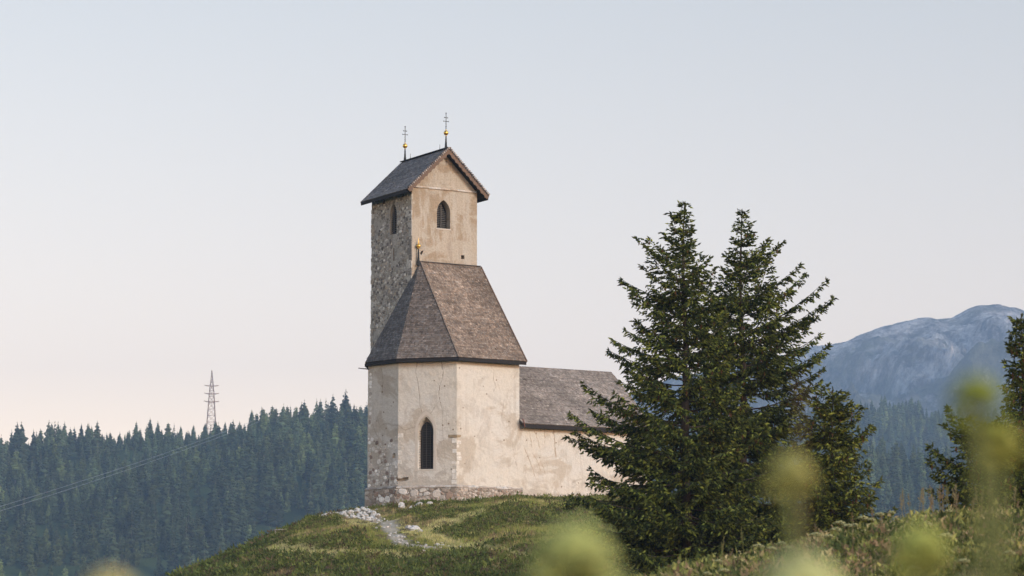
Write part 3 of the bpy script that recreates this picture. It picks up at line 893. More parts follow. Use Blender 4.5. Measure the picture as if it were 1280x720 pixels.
# facets of the choir wall: helper frames
def facet(i, j):
    A = P3(*poly_w[i], TZ); B = P3(*poly_w[j], TZ)
    ex = (B - A).normalized(); en = ex.cross(EZ).normalized()
    return A, B, ex, en, (B - A).length
A2, B2, ex2, en2, L2 = facet(2, 1)       # facet with the lancet, left to right
A3, B3, ex3, en3, L3 = facet(3, 2)
A1, B1, ex1, en1, L1 = facet(1, 0)
wo = A2 + ex2 * (L2 * 0.475) + EZ * (13.42 - TZ)
lan_o = arch_outline(1.12, 3.55); lan_i = arch_outline(0.80, 3.12)
mb = MB()
# splayed cut
no = len(lan_o)
vs = [wo + ex2 * x * 1.04 + EZ * (z - 0.02) + en2 * 0.25 for x, z in lan_o] + [wo + ex2 * x + EZ * (z + 0.05) - en2 * 0.36 for x, z in lan_i]
mb.add(vs, [tuple(range(no)), tuple(range(2 * no - 1, no - 1, -1))] + [(i, i + no, (i + 1) % no + no, (i + 1) % no)[::-1] for i in range(no)])
c1 = mb.build("cut", M['void']); c1.parent = church
hole1 = A2 + ex2 * 0.02 + EZ * (12.95 - TZ)
cs = [c1, cutter([(-.42, 0.02), (-.1, -.06), (.2, -.02), (.42, .06), (.40, .24), (.05, .2), (-.1, .26), (-.4, .22)], A2 + ex2 * 0.30 + EZ * (12.72 - TZ), ex2, en2, 0.3),
      cutter([(-.2, 0), (.16, 0), (.18, .2), (0, .36), (-.16, .26)], A3 + ex3 * (L3 - 0.38) + EZ * (14.2 - TZ), ex3, en3, 0.16),
      cutter([(-.06, 0), (.06, 0), (.07, .3), (-.07, .3)], A3 + ex3 * 1.55 + EZ * (12.55 - TZ), ex3, en3, 0.22),
      cutter([(-.06, 0), (.06, 0), (.07, .45), (-.07, .5)], A3 + ex3 * 2.1 + EZ * (12.6 - TZ), ex3, en3, 0.16)]
bpy.context.view_layer.update()
boolean_cut(choir, cs)
# lancet window
wb = MB(); prism(wb, [(x * 1.02, z) for x, z in lan_i], wo, ex2, EZ, en2, -0.28, -0.31)
lan = wb.build("window", M['glass'], church)
gr = MB()
for k in range(19):
    zz = 0.12 + k * 0.155
    ww = 0.80 if zz < 3.12 - 0.68 else 0.80 * max(0.0, (3.12 - zz) / 0.72) ** 0.6
    if ww > 0.1: gr.bar(wo + EZ * zz - ex2 * (ww / 2) - en2 * 0.16, wo + EZ * zz + ex2 * (ww / 2) - en2 * 0.16, 0.022)
for x in (-0.26, 0, 0.26):
    gr.bar(wo + ex2 * x - en2 * 0.16, wo + ex2 * x + EZ * (3.05 if x == 0 else 2.75) - en2 * 0.16, 0.022)
for k in range(15):
    zz = 0.10 + k * 0.17
    gr.bar(wo + EZ * zz - ex2 * 0.42 - en2 * 0.05, wo + EZ * zz - ex2 * 0.38 - en2 * 0.22, 0.03)
gr.build("grille", M['grille'], lan)
rg = MB(); ring(rg, [(x * 1.0, z * 1.0 - (0.10 if z == 0 else -0.02)) for x, z in arch_outline(1.42, 3.75)], [(x, z) for x, z in arch_outline(1.10, 3.52)], wo, ex2, EZ, en2, -0.05, 0.012)
rg.build("surround", M['trim'], lan)
# plinth: battered rubble base with a white stone ledge
def off_poly(p, d):
    out = []
    c = Vector((1.2, 0.4))
    n = len(p)
    for i in range(n):
        a = Vector(p[i - 1]); b = Vector(p[i]); c_ = Vector(p[(i + 1) % n])
        n1 = Vector(((b - a).y, -(b - a).x)).normalized(); n2 = Vector(((c_ - b).y, -(c_ - b).x)).normalized()
        if n1.dot(b - c) < 0: n1 = -n1
        if n2.dot(b - c) < 0: n2 = -n2
        h = (n1 + n2) / (1 + n1.dot(n2)); out.append((b.x + h.x * d, b.y + h.y * d))
    return out
ZP = 12.38
pin, pout = poly_w, off_poly(poly_w, 0.16)
pout2 = off_poly(poly_w, 0.20)
mb = MB()
lo = [P3(a, b, Z0) for a, b in pout2]; hi = [P3(a, b, ZP - 0.14) for a, b in pout]; up_ = [P3(a, b, ZP) for a, b in off_poly(poly_w, -0.03)]
mb.add(lo + hi, [(i, n + i, n + (i + 1) % n, (i + 1) % n) for i in range(n)] + [tuple(range(n))[::-1], tuple(range(n, 2 * n))])
plinth = mb.build("plinth", M['rubble_low'], church)
lp = MB(); rl = random.Random(8)
for (i, j) in ((3, 2), (2, 1), (1, 0)):
    a0 = P3(*pout[i], ZP - 0.14); a1 = P3(*pout[j], ZP - 0.14); ex = (a1 - a0).normalized(); en = ex.cross(EZ).normalized(); L = (a1 - a0).length; x = 0.0
    while x < L - 0.03:
        w = min(rl.uniform(0.3, 0.75), L - x); hh = rl.uniform(0.10, 0.17); d = rl.uniform(0.02, 0.05)
        cc = rl.choice([(0.55, 0.52, 0.48), (0.47, 0.42, 0.37), (0.60, 0.57, 0.53), (0.40, 0.35, 0.30)])
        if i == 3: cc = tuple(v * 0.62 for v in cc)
        o = a0 + ex * (x + 0.01)
        lp.add([o + en * d, o + ex * (w - .02) + en * d, o + ex * (w - .02) - en * 0.16, o - en * 0.16,
                o + en * (d - .02) + EZ * hh * 0.55, o + ex * (w - .02) + en * (d - .02) + EZ * hh * 0.5, o + ex * (w - .02) - en * 0.16 + EZ * hh, o - en * 0.16 + EZ * hh],
               [(0, 3, 2, 1), (4, 5, 6, 7), (0, 1, 5, 4), (1, 2, 6, 5), (3, 0, 4, 7)], cc)
        x += w
lp.build("ledge", M['stone'], church, col=True)
for (i, j, sd) in ((3, 2, 1), (2, 1, 2), (1, 0, 3)):
    a0 = P3(*pout2[i], 10.0); a1 = P3(*pout2[j], 10.0); ex = (a1 - a0).normalized(); en = ex.cross(EZ).normalized(); L = (a1 - a0).length
    pal = PALE + WHITE[:3] if i == 3 else (PALE if i == 2 else PALE[1:3] + PALE[4:])
    stones_on("plinth_stones", plinth, a0 - en * 0.03, ex, EZ, en, L, ZP - 0.16 - 10.0, (0.04, 0.26) if i != 1 else (0.035, 0.09), 6000 if i != 1 else 9000,
              None, pal, (0.01, 0.05), seed=sd + 20)
# bare patch of masonry low on the left facet and by the corners
def patch3(x, z):
    zz = z + 12.3
    m = 3.0 - (zz - 12.3) * 0.95 + 2.6 * float(vnoise(np.array([x * 1.3]), np.array([z * 1.1]), 71)[0]) + (0.9 if x < 0.45 else 0)
    return m > 1.1
stones_on("bare_masonry", choir, A3 + EZ * (12.42 - TZ) + en3 * 0.0, ex3, EZ, en3, L3, 7.6, (0.035, 0.15), 6000, patch3, WHITE, (0.006, 0.028), seed=31, gap=0.02)
def left_edge(x, z): return x < 0.34 and random.random() < 0.9
stones_on("bare_masonry", choir, A3 + EZ * (15.2 - TZ), ex3, EZ, en3, L3, 5.2, (0.05, 0.12), 4000, lambda x, z: x < 0.30, WHITE[:4], (0.004, 0.02), seed=37, gap=0.03)
rn = random.Random(12)
mb = MB()
for (O, ex, en, side, zlo, zhi) in ((B2, ex2, en2, -1, 12.45, 15.3), (A1, ex1, en1, 1, 12.45, 15.3), (A2, ex2, en2, 1, 12.5, 15.6), (B3, ex3, en3, -1, 12.5, 15.6)):
    z = zlo
    while z < zhi:
        h = rn.uniform(0.2, 0.38); ln = rn.uniform(0.16, 0.42)
        if rn.random() < (0.75 if en is en2 else 0.45):
            c = rn.choice([(0.72, 0.70, 0.66), (0.66, 0.63, 0.58), (0.56, 0.52, 0.46)])
            p0 = O + EZ * (z - TZ) if side > 0 else O - ex * ln + EZ * (z - TZ)
            p1 = p0 + ex * ln
            d = en * (0.012 + rn.uniform(0, 0.012))
            mb.add([p0 - en * .02, p1 - en * .02, p1 - en * .02 + EZ * (h - .03), p0 - en * .02 + EZ * (h - .03), p0 + d + EZ * .015, p1 + d + EZ * .01, p1 + d + EZ * (h - .045), p0 + d + EZ * (h - .04)],
                   [(4, 5, 6, 7), (0, 1, 5, 4), (1, 2, 6, 5), (2, 3, 7, 6), (3, 0, 4, 7)], c)
        z += h
# flat brown stone set in the corner by the lancet
q = B2 + EZ * (15.45 - TZ)
mb.add([q - ex2 * .62 - en2 * .02, q + ex1 * .3 - en2 * .02, q + ex1 * .36 + EZ * .14, q - ex2 * .58 + EZ * .17, q - ex2 * .5 + en2 * .05 + EZ * .02, q + en2 * .06 + en1 * .06, q + en2 * .05 + en1 * .05 + EZ * .16, q - ex2 * .45 + en2 * .03 + EZ * .16],
       [(0, 4, 7, 3), (4, 5, 6, 7), (0, 1, 5, 4), (5, 1, 2, 6), (3, 7, 6, 2)], (0.33, 0.26, 0.17))
merge(choir, mb.build("corner_stones", M['stone'], church, col=True))

# cracks in the render: narrow, jagged and slightly sunk dark lines
def crack(mb, O, ex, en, pts, w):
    rs = random.Random(int(pts[0][0] * 100)); P = []
    for (x0, z0), (x1, z1) in zip(pts[:-1], pts[1:]):
        for k in range(6):
            t = k / 6; P.append((x0 + (x1 - x0) * t + rs.uniform(-.035, .035), z0 + (z1 - z0) * t))
    P.append(pts[-1]); vs = []; fs = []
    for i, (x, z) in enumerate(P):
        ww = w * 0.7 * rs.uniform(0.25, 1.5) * (0.3 if i in (0, len(P) - 1) else 1)
        vs += [O + ex * (x - ww / 2) + EZ * (z - TZ) + en * 0.004, O + ex * (x + ww / 2) + EZ * (z - TZ) + en * 0.004]
        if i: fs.append((2 * i - 2, 2 * i - 1, 2 * i + 1, 2 * i))
    mb.add(vs, fs)
mb = MB()
def crack1(*a):
    m = MB(); crack(m, *a[1:]); m.build("crack", M['crackm'], choir)
M['scar'] = m_plain("scarred_render", (0.41, 0.345, 0.27), 0.95)
M['crackm'] = m_plain("exposed_mortar", (0.25, 0.20, 0.15), 0.95)
crack1(mb, A2, ex2, en2, [(1.28, 20.4), (1.18, 19.6), (1.40, 18.7), (1.45, 17.6), (1.6, 17.1)], 0.045)
crack1(mb, A2, ex2, en2, [(2.9, 20.4), (3.05, 19.6), (2.85, 18.9), (2.7, 18.2), (2.9, 17.6)], 0.05)
crack1(mb, A1, ex1, en1, [(2.75, 19.9), (2.8, 19.2), (2.95, 18.9), (2.75, 18.5)], 0.035)
crack1(mb, A1, ex1, en1, [(4.2, 15.3), (4.35, 14.4), (4.6, 13.6)], 0.03)
crack1(mb, A3, ex3, en3, [(1.3, 20.2), (1.5, 19.5), (1.45, 18.6)], 0.04)

# damp streaks on the nave wall are built with the nave
# choir roof
pe = [P3(a, b, ZE) for a, b in poly_e]
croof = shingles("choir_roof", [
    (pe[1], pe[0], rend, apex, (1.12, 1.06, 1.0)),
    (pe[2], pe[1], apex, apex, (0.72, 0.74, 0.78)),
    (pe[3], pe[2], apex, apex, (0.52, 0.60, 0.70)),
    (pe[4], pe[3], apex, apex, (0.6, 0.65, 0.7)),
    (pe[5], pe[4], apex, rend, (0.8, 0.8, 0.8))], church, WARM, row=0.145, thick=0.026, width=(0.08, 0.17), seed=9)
mb = MB()
sof = [P3(a, b, ZE - 0.06) for a, b in poly_e]; sin_ = [P3(a, b, ZE - 0.02) for a, b in off_poly(poly_w, -0.1)]
for i in range(n):
    j = (i + 1) % n
    mb.add([sof[i], sof[j], sin_[j], sin_[i], sof[i] + EZ * 0.03, sof[j] + EZ * .03, sin_[j] + EZ * .03, sin_[i] + EZ * .03], [(0, 1, 2, 3), (7, 6, 5, 4), (0, 4, 5, 1), (2, 6, 7, 3)])
mb.build("soffit", M['dark_wood'], croof)
mb = MB()
for i in range(5):
    a = Vector(sof[i]); b = Vector(sof[(i + 1) % n])
    mb.bar(a - EZ * 0.085, b - EZ * 0.085, 0.07, 0.2)
mb.build("eave_board", M['dark_wood'], croof)
mb = MB(); mb.bar(pe[0] + Vector((0.04, 0, -0.05)), rend + Vector((0.04, 0, -0.05)), 0.06, 0.2); mb.build("bargeboard", M['brown_wood'], croof)
mb = MB(); e = (pe[1] - apex)
for k in range(26):
    p = apex + e * (k / 26); q = apex + e * ((k + 1.15) / 26)
    mb.bar(p + en1 * 0.05 + EZ * 0.02, q + en1 * 0.05 + EZ * 0.05, 0.10, 0.03, col=(0.22, 0.175, 0.14))
    p = apex + (pe[2] - apex) * (k / 26); q = apex + (pe[2] - apex) * ((k + 1.1) / 26)
mb.bar(apex - EX * 0.1 + EZ * 0.03, rend + EZ * 0.03, 0.2, 0.05, col=(0.10, 0.09, 0.085))
mb.build("hip_cap", M['stone'], croof, col=True)
finial(P3(0.42, 0.18, ZR - 0.25), cross=False, spike_h=1.15, ball=0.15)
mb = MB(); mb.tube([P3(-2.75, -0.6, 20.15), P3(-3.45, -0.9, 20.22)], [0.04, 0.03], 6); mb.build("iron_bar", M['iron'], church)

# ---- nave
na0, na1 = 5.30, 15.6
nb, nbb = 4.98, -5.6
ZNE, ZNR = 16.55, 20.95
mb = MB()
prof = [(nb, Z0), (nb, ZNE - 0.02), (-0.3, ZNR - 0.3), (nbb, ZNE - 0.02), (nbb, Z0)]
L_ = [P3(na0 + 0.0, b, z) for b, z in prof]; R_ = [P3(na1, b, z) for b, z in prof]
mb.add(L_ + R_, [(4, 3, 2, 1, 0), (5, 6, 7, 8, 9)] + [(i, i + 1, i + 6, i + 5) for i in range(4)] + [(4, 0, 5, 9)])
nave = mb.build("nave_wall", M['plaster'], church)
rg = MB(); ring(rg, [(x, z - (0.1 if z == 0 else 0)) for x, z in arch_outline(1.23, 1.66)], arch_outline(0.94, 1.48), P3(11.6, nb, 14.62), EX, EZ, FRONT_N, -0.05, 0.02)
rg.build("blind_arch", M['trim'], nave)
for (xa, za, xb, zb_, w) in ((6.0, 16.2, 6.25, 15.0, .05), (6.4, 16.25, 6.9, 14.9, .06), (7.2, 16.3, 7.25, 15.3, .05), (7.9, 16.3, 8.1, 14.4, .07), (9.6, 16.3, 9.5, 15.0, .05), (5.7, 15.0, 6.6, 12.9, .05), (6.4, 14.6, 7.0, 13.4, .06), (6.9, 14.2, 7.3, 13.3, .05)):
    m = MB(); crack(m, P3(0, nb, TZ), EX, FRONT_N, [(xa, za), ((xa + xb) / 2 + .03, (za + zb_) / 2), (xb, zb_)], w * 1.6); m.build("render_scar", M['scar'], nave)
yb = nb + 0.42
NR0 = P3(na0 - 0.02, -0.3, ZNR); NR1 = P3(na1 + 0.25, -0.3, ZNR)
nroof = shingles("nave_roof", [
    (P3(na0 - 0.02, yb, ZNE - 0.02), P3(na1 + 0.25, yb, ZNE - 0.02), NR1, NR0),
    (P3(na1 + 0.25, nbb - 0.4, ZNE - 0.02), P3(na0 - 0.02, nbb - 0.4, ZNE - 0.02), NR0, NR1)], church, NAVE, row=0.15, thick=0.026, width=(0.08, 0.18), seed=14)
mb = MB(); mb.bar(P3(na0 + 0.02, yb - 0.02, ZNE - 0.19), P3(na1 + 0.2, yb - 0.02, ZNE - 0.19), 0.08, 0.24); mb.build("eave_board", M['dark_wood'], nroof)
mb = MB(); mb.add([P3(na0 + .02, yb - 0.06, ZNE - 0.12), P3(na1 + .2, yb - 0.06, ZNE - 0.12), P3(na1 + .2, nb - 0.1, ZNE - 0.08), P3(na0 + .02, nb - 0.1, ZNE - 0.08),
                   P3(na0 + .02, yb - 0.06, ZNE - 0.09), P3(na1 + .2, yb - 0.06, ZNE - 0.09), P3(na1 + .2, nb - 0.1, ZNE - 0.05), P3(na0 + .02, nb - 0.1, ZNE - 0.05)], [(0, 1, 2, 3), (7, 6, 5, 4), (0, 4, 5, 1)])
mb.build("soffit", M['dark_wood'], nroof)
mb = MB(); mb.tube([P3(na0 + 0.14, yb + .02, ZNE - 0.25), P3(na0 + 0.02, yb + 0.12, ZNE + 0.05), P3(na0 - 0.06, yb + 0.1, ZNE + 0.28)], [0.05, 0.045, 0.05], 8); mb.build("gutter_hook", M['galv'], nroof)
mb = MB(); mb.box(na0 + 0.06, -(nb + 0.012), Z0 - TZ, na1, -(nb - 0.1), 11.70 - TZ); npl = mb.build("plinth", M['rubble_low'], church)
stones_on("plinth_stones", npl, P3(na0 + 0.1, nb + 0.01, 10.8), EX, EZ, FRONT_N, na1 - na0 - 0.2, 1.05, (0.035, 0.12), 5000, lambda x, z: z < 0.85 + 0.15 * math.sin(x * 3), PALE, (0.005, 0.03), seed=51)

# ------------------------------------------------------------------ spruces near the church
def shoot_template():
    V = []; Fq = []; Ft = []
    for k in range(3):
        a = math.pi * k / 3; y, z = math.cos(a), math.sin(a)
        i = len(V); w = 0.165
        V += [(0, 0, 0), (0.38, y * w, z * w), (1.02, 0, 0), (0.38, -y * w, -z * w)]; Fq.append((i, i + 1, i + 2, i + 3))
    for k in range(3):
        a = 2 * math.pi * (k * 0.38); x = 0.15 + k * 0.22; y, z = math.cos(a), math.sin(a); i = len(V)
        V += [(x, 0, 0), (x + 0.1, 0, 0), (x + 0.24, y * 0.26, z * 0.26)]; Ft.append((i, i + 1, i + 2))
    return np.array(V), np.array(Fq), np.array(Ft)
SV, SQ, ST = shoot_template()

def build_shoots(P, D, L, col, seed):
    """P (n,3) roots, D (n,3) unit directions, L (n,) lengths"""
    rs = np.random.default_rng(seed); n = len(P)
    up = rs.normal(size=(n, 3)); S = np.cross(D, up); S /= np.linalg.norm(S, axis=1)[:, None]; U = np.cross(S, D)
    V = P[:, None, :] + (SV[None, :, 0:1] * D[:, None, :] + SV[None, :, 1:2] * S[:, None, :] + SV[None, :, 2:3] * U[:, None, :]) * L[:, None, None]
    k = len(SV)
    off = (np.arange(n) * k)[:, None, None]
    return V.reshape(-1, 3), (SQ[None] + off).reshape(-1, 4), (ST[None] + off).reshape(-1, 3), np.repeat(col, k, axis=0)

def spruce(name, base, height, prof, label, seed, group=None, azf=None, whorl=0.45, lean=(0, 0), nper=5, dens=0.9, droop=0.0, green=(1, 1, 1), sub=0.055, ss=1.0):
    rs = np.random.default_rng(seed)
    root = empty(name, base); tag(root, label, 'tree', group)
    tk = MB(); r0 = height * 0.017
    ax = lambda h: np.array([lean[0] * h / height + 0.05 * math.sin(h * 0.9 + seed), lean[1] * h / height + 0.04 * math.cos(h * 0.7 + seed), h])
    hs = np.linspace(-0.5, height, 22)
    tk.tube([ax(h) for h in hs], [max(0.012, r0 * (1 - max(h, 0) / height) ** 0.8 * (1.25 if h < 0.3 else 1)) for h in hs], 10)
    Ps, Ds, Ls, Cs = [], [], [], []
    h = height * 0.035; 
    xs, ys = zip(*prof)
    while h < height - 0.12:
        rel = h / height
        rad = float(np.interp(rel, xs, ys))
        m = (nper + 2 if rel < 0.42 else nper) if rel < 0.9 else 4
        a0 = rs.uniform(0, 6.28)
        for k in range(m):
            az = a0 + 6.283 * k / m + rs.uniform(-0.35, 0.35)
            hh = h + rs.uniform(-0.5, 0.5) * whorl
            f = rs.uniform(0.62, 1.0) if rs.random() < 0.88 else rs.uniform(1.0, 1.1)
            if azf: f *= azf(az, rel)
            L = rad * f
            if L < 0.08: L = 0.08
            e1 = np.interp(rel, [0, 0.25, 0.55, 0.85, 1.0], [-0.42, -0.22, 0.02, 0.38, 0.6]) + rs.uniform(-0.13, 0.13) - droop
            e2 = np.interp(rel, [0, 0.3, 0.7, 1.0], [0.30, 0.34, 0.30, 0.2]) + rs.uniform(-0.08, 0.1)
            dh = np.array([math.cos(az), math.sin(az), 0.0]); sd = np.array([-math.sin(az), math.cos(az), 0.0])
            b0 = ax(min(hh, height - 0.1)); bend = rs.uniform(-0.12, 0.12)
            def pt(t): return b0 + dh * (L * t) + sd * (bend * L * t * t) + np.array([0, 0, L * (e1 * t + e2 * t * t)])
            ts = np.linspace(0, 1, 6); tk.tube([pt(t) for t in ts], [max(0.006, 0.016 * L ** 0.7 * (1 - t * 0.85)) for t in ts], 5)
            tone = rs.uniform(0.75, 1.2)
            t = max(0.06, 0.22 if L > 1.5 else 0.05)
            tstep = 0.10 * ss / L
            while t < 1.0:
                tt = min(1.0, t); p = pt(tt)
                dirm = pt(min(1.0, tt + 0.03)) - pt(tt - 0.03); dirm /= np.linalg.norm(dirm)
                for s in (-1, 1):
                    if rs.random() > dens: continue
                    ls = (0.34 * L * (1 - tt) ** 0.8 * rs.uniform(0.5, 1.1) + rs.uniform(0.10, 0.26)); ls = min(ls, 1.05)
                    ang = rs.uniform(0.75, 1.15)
                    dr = dirm * math.cos(ang) + sd * (s * math.sin(ang)); dr[2] += rs.uniform(-0.55, 0.0) * (1.0 if rel < 0.8 else 0.3)
                    dr /= np.linalg.norm(dr)
                    ns = max(1, int(ls / sub)); u = (np.arange(ns) + rs.uniform(0.2, 0.8, ns)) / ns
                    pp = p + dr * (ls * u)[:, None] + np.array([0, 0, -0.22])[None] * ((ls * u) ** 2)[:, None]
                    sg = np.where(rs.random(ns) < 0.5, -1, 1)[:, None]
                    perp = np.cross(dr, [0, 0, 1.0]); perp /= (np.linalg.norm(perp) + 1e-6)
                    dd = dr[None] * rs.uniform(0.6, 1.0, (ns, 1)) + perp[None] * sg * rs.uniform(0.2, 0.9, (ns, 1)) + np.array([0, 0, 1.0])[None] * rs.uniform(-1.1 if rel < 0.75 else -0.6, 0.35, (ns, 1))
                    dd /= np.linalg.norm(dd, axis=1)[:, None]
                    Ps.append(pp); Ds.append(dd); Ls.append(rs.uniform(0.12, 0.23, ns) * ss)
                    tip = 0.5 + 0.5 * tt
                    c = np.stack([0.072 * np.ones(ns), 0.098 * np.ones(ns), 0.031 * np.ones(ns)], 1) * (tone * rs.uniform(0.55, 1.35, (ns, 1)))
                    yl = (rs.random(ns) < 0.34)[:, None]
                    c = np.where(yl, c * np.array([3.0, 2.6, 1.9]), c * 0.85)
                    Cs.append(c * np.array(green))
                t += tstep * rs.uniform(0.8, 1.25)
            # terminal shoots
            e = pt(1.0); dirm = pt(1.0) - pt(0.94); dirm /= np.linalg.norm(dirm)
            nt = 5; dd = dirm[None] + rs.normal(0, 0.45, (nt, 3)); dd /= np.linalg.norm(dd, axis=1)[:, None]
            Ps.append(np.repeat(e[None], nt, 0) - dirm[None] * 0.05); Ds.append(dd); Ls.append(rs.uniform(0.10, 0.2, nt)); Cs.append(np.tile(np.array([0.085, 0.105, 0.030]) * tone, (nt, 1)) * np.array(green))
        h += whorl * np.interp(rel, [0, 0.55, 0.8, 1], [0.72, 0.85, 0.95, 0.75]) * rs.uniform(0.75, 1.25)
    # leader
    lt = ax(height); nt = 10
    dd = np.stack([rs.normal(0, 0.35, nt), rs.normal(0, 0.35, nt), np.ones(nt)], 1); dd /= np.linalg.norm(dd, axis=1)[:, None]
    Ps.append(lt[None] - np.array([[0, 0, 1.0]]) * rs.uniform(0, 0.6, (nt, 1))); Ds.append(dd); Ls.append(rs.uniform(0.1, 0.2, nt)); Cs.append(np.tile([0.07, 0.09, 0.028], (nt, 1)))
    # brown cones hanging from the upper branches
    allP = np.concatenate(Ps); nc = int(len(allP) * 0.007)
    up = np.where(allP[:, 2] > height * 0.35)[0]
    ii = rs.choice(up, min(nc, len(up)), replace=False)
    Ps.append(allP[ii]); d = np.stack([rs.normal(0, 0.15, len(ii)), rs.normal(0, 0.15, len(ii)), -np.ones(len(ii))], 1); d /= np.linalg.norm(d, axis=1)[:, None]
    Ds.append(d); Ls.append(rs.uniform(0.12, 0.2, len(ii))); Cs.append(np.tile([0.16, 0.085, 0.045], (len(ii), 1)))
    V, Fq, Ft, cc = build_shoots(np.concatenate(Ps), np.concatenate(Ds), np.concatenate(Ls), np.concatenate(Cs), seed)
    tk.build("trunk", M['bark'], root)
    mesh_np("crown", V, [Fq, Ft], M['needles'], root, col=cc)
    print(name, 'shoots', sum(len(p) for p in Ps))
    return root

def on_ground(px, Y):
    X = (px - 640) / F * Y * 1.0
    X = at(px, 680, Y).x
    return Vector((X, Y, hz(X, Y) - 0.1))

def tree_to(px, top_y, Y, prof_px, label, seed, **kw):
    """prof_px: (photo row, radius in photo px)"""
    b = on_ground(px, Y); top = at(px, top_y, Y)
    hgt = top.z - b.z
    s = Y / F * 1.0
    prof = []
    for (row, rpx) in prof_px:
        z = at(px, row, Y).z; prof.append(((z - b.z) / hgt, rpx * s))
    prof.sort(); prof = [(max(r, 0), v) for r, v in prof]
    return spruce("spruce_tree", b, hgt, prof, label, seed, **kw)

left_f = lambda az, rel: (1.0 + ((0.12 + 0.08 * (rel < 0.6)) if math.cos(az) < -0.3 else -0.03)) * (0.72 if rel > 0.72 and math.cos(az) > 0.2 else 1)
tree_to(858, 254, 105, [(258, 3), (270, 8), (285, 15), (300, 21), (320, 25), (335, 46), (350, 60), (400, 74), (440, 80), (480, 88), (520, 104), (560, 116), (600, 122), (650, 120), (700, 112), (740, 90)],
        'tall dark spruce in front of the nave, the left of two joined tall spruces', 101, group='tall spruces beside the church', azf=left_f)
right_f = lambda az, rel: (1.0 + (0.12 if math.cos(az) > 0 else -0.08)) * (0.68 if rel > 0.72 and math.cos(az) < 0 else 1)
tree_to(930, 266, 109, [(268, 3), (282, 8), (296, 15), (312, 26), (335, 44), (370, 80), (410, 98), (450, 102), (490, 96), (540, 100), (600, 108), (650, 112), (700, 106), (740, 90)],
        'tall spruce with brown cones in its open crown, right of two joined tall spruces', 202, group='tall spruces beside the church', azf=right_f)
tree_to(1042, 484, 92, [(490, 8), (510, 26), (540, 44), (570, 52), (600, 62), (640, 72), (680, 70), (720, 60)],
        'smaller bushy green spruce at the right foot of the two tall spruces', 303, whorl=0.32, nper=6, ss=0.85, green=(1.2, 1.12, 1.0))
tree_to(1282, 392, 74, [(398, 5), (415, 10), (440, 16), (480, 24), (520, 34), (560, 46), (600, 58), (650, 64), (700, 60)],
        'slim spruce standing at the right edge behind the tall flower', 404, whorl=0.24, ss=0.62, sub=0.042)
tree_to(1228, 528, 68, [(532, 12), (545, 30), (560, 42), (590, 58), (620, 62), (660, 66), (700, 60)],
        'low spreading feathery spruce below the slim spruce at the right edge', 505, whorl=0.26, dens=0.9, droop=-0.1, ss=0.6, sub=0.042)
# sapling on the grass in front of the nave
g = ground_hit(712, 645)
spruce("spruce_sapling", g, 0.95, [(0, 0.32), (0.5, 0.26), (0.8, 0.14), (1, 0.05)], 'tiny dark spruce sapling on the grass below the nave wall', 606, whorl=0.2, nper=4)

# ------------------------------------------------------------------ far forest
def far_tree(seed, tiers=15, per=9, broad=1.0, loose=0.0, tint=(1, 1, 1)):
    """unit height ragged conifer"""
    rs = np.random.default_rng(seed); V = []; Ft = []; Cc = []
    base = rs.uniform(0.04, 0.14)
    for i in range(tiers):
        t = i / (tiers - 1); z = base + (0.97 - base) * t
        r = 0.20 * broad * (1 - t) ** (0.75 - 0.25 * loose) * rs.uniform(0.8, 1.15) + 0.010
        a0 = rs.uniform(0, 6.28); m = max(4, int(per * (1 - 0.5 * t)))
        for k in range(m):
            a = a0 + 6.283 * k / m + rs.uniform(-0.3, 0.3); rr = r * rs.uniform(0.6, 1.2); zz = z + rs.uniform(-0.02, 0.02)
            c, s = math.cos(a), math.sin(a); dr = rs.uniform(0.15, 0.45) * (1 - 0.6 * loose); w = rr * rs.uniform(0.34, 0.55)
            tone = rs.uniform(0.6, 1.4)
            p0 = (0, 0, zz + 0.02 + rr * 0.2); p1 = (c * rr * .55 - s * w, s * rr * .55 + c * w, zz - rr * dr * .5 - rs.uniform(0, .02)); p2 = (c * rr, s * rr, zz - rr * dr); p3 = (c * rr * .55 + s * w, s * rr * .55 - c * w, zz - rr * dr * .5 - rs.uniform(0, .02))
            i0 = len(V); V += [p0, p1, p2, p3]; Ft += [(i0, i0 + 1, i0 + 2), (i0, i0 + 2, i0 + 3)]
            p4 = (c * rr * .5, s * rr * .5, zz - rr * 0.75); V.append(p4); Ft += [(i0 + 1, i0 + 4, i0 + 2), (i0 + 4, i0 + 3, i0 + 2)]
            Cc += [tuple(np.array([0.046, 0.064, 0.030]) * tone * np.array(tint))] * 5
    i0 = len(V)
    for (r, z) in ((0.009, -0.05), (0.002, 1.0)):
        for k in range(4): V.append((r * math.cos(k * 1.57), r * math.sin(k * 1.57), z)); Cc.append((0.20, 0.17, 0.14))
    for k in range(4):
        Ft += [(i0 + k, i0 + (k + 1) % 4, i0 + 4 + (k + 1) % 4), (i0 + k, i0 + 4 + (k + 1) % 4, i0 + 4 + k)]
    return np.array(V), np.array(Ft), np.array(Cc)

KINDS = []
for sd in range(5): KINDS.append(('spruce', far_tree(700 + sd, 16, 9, 0.95 + 0.08 * sd, 0.0)))
for sd in range(3): KINDS.append(('larch', far_tree(800 + sd, 14, 8, 1.25, 1.0, (1.55, 1.45, 1.15))))
for sd in range(2): KINDS.append(('bare spruce', far_tree(900 + sd, 12, 6, 0.75, 0.2, (1.15, 1.05, 1.1))))

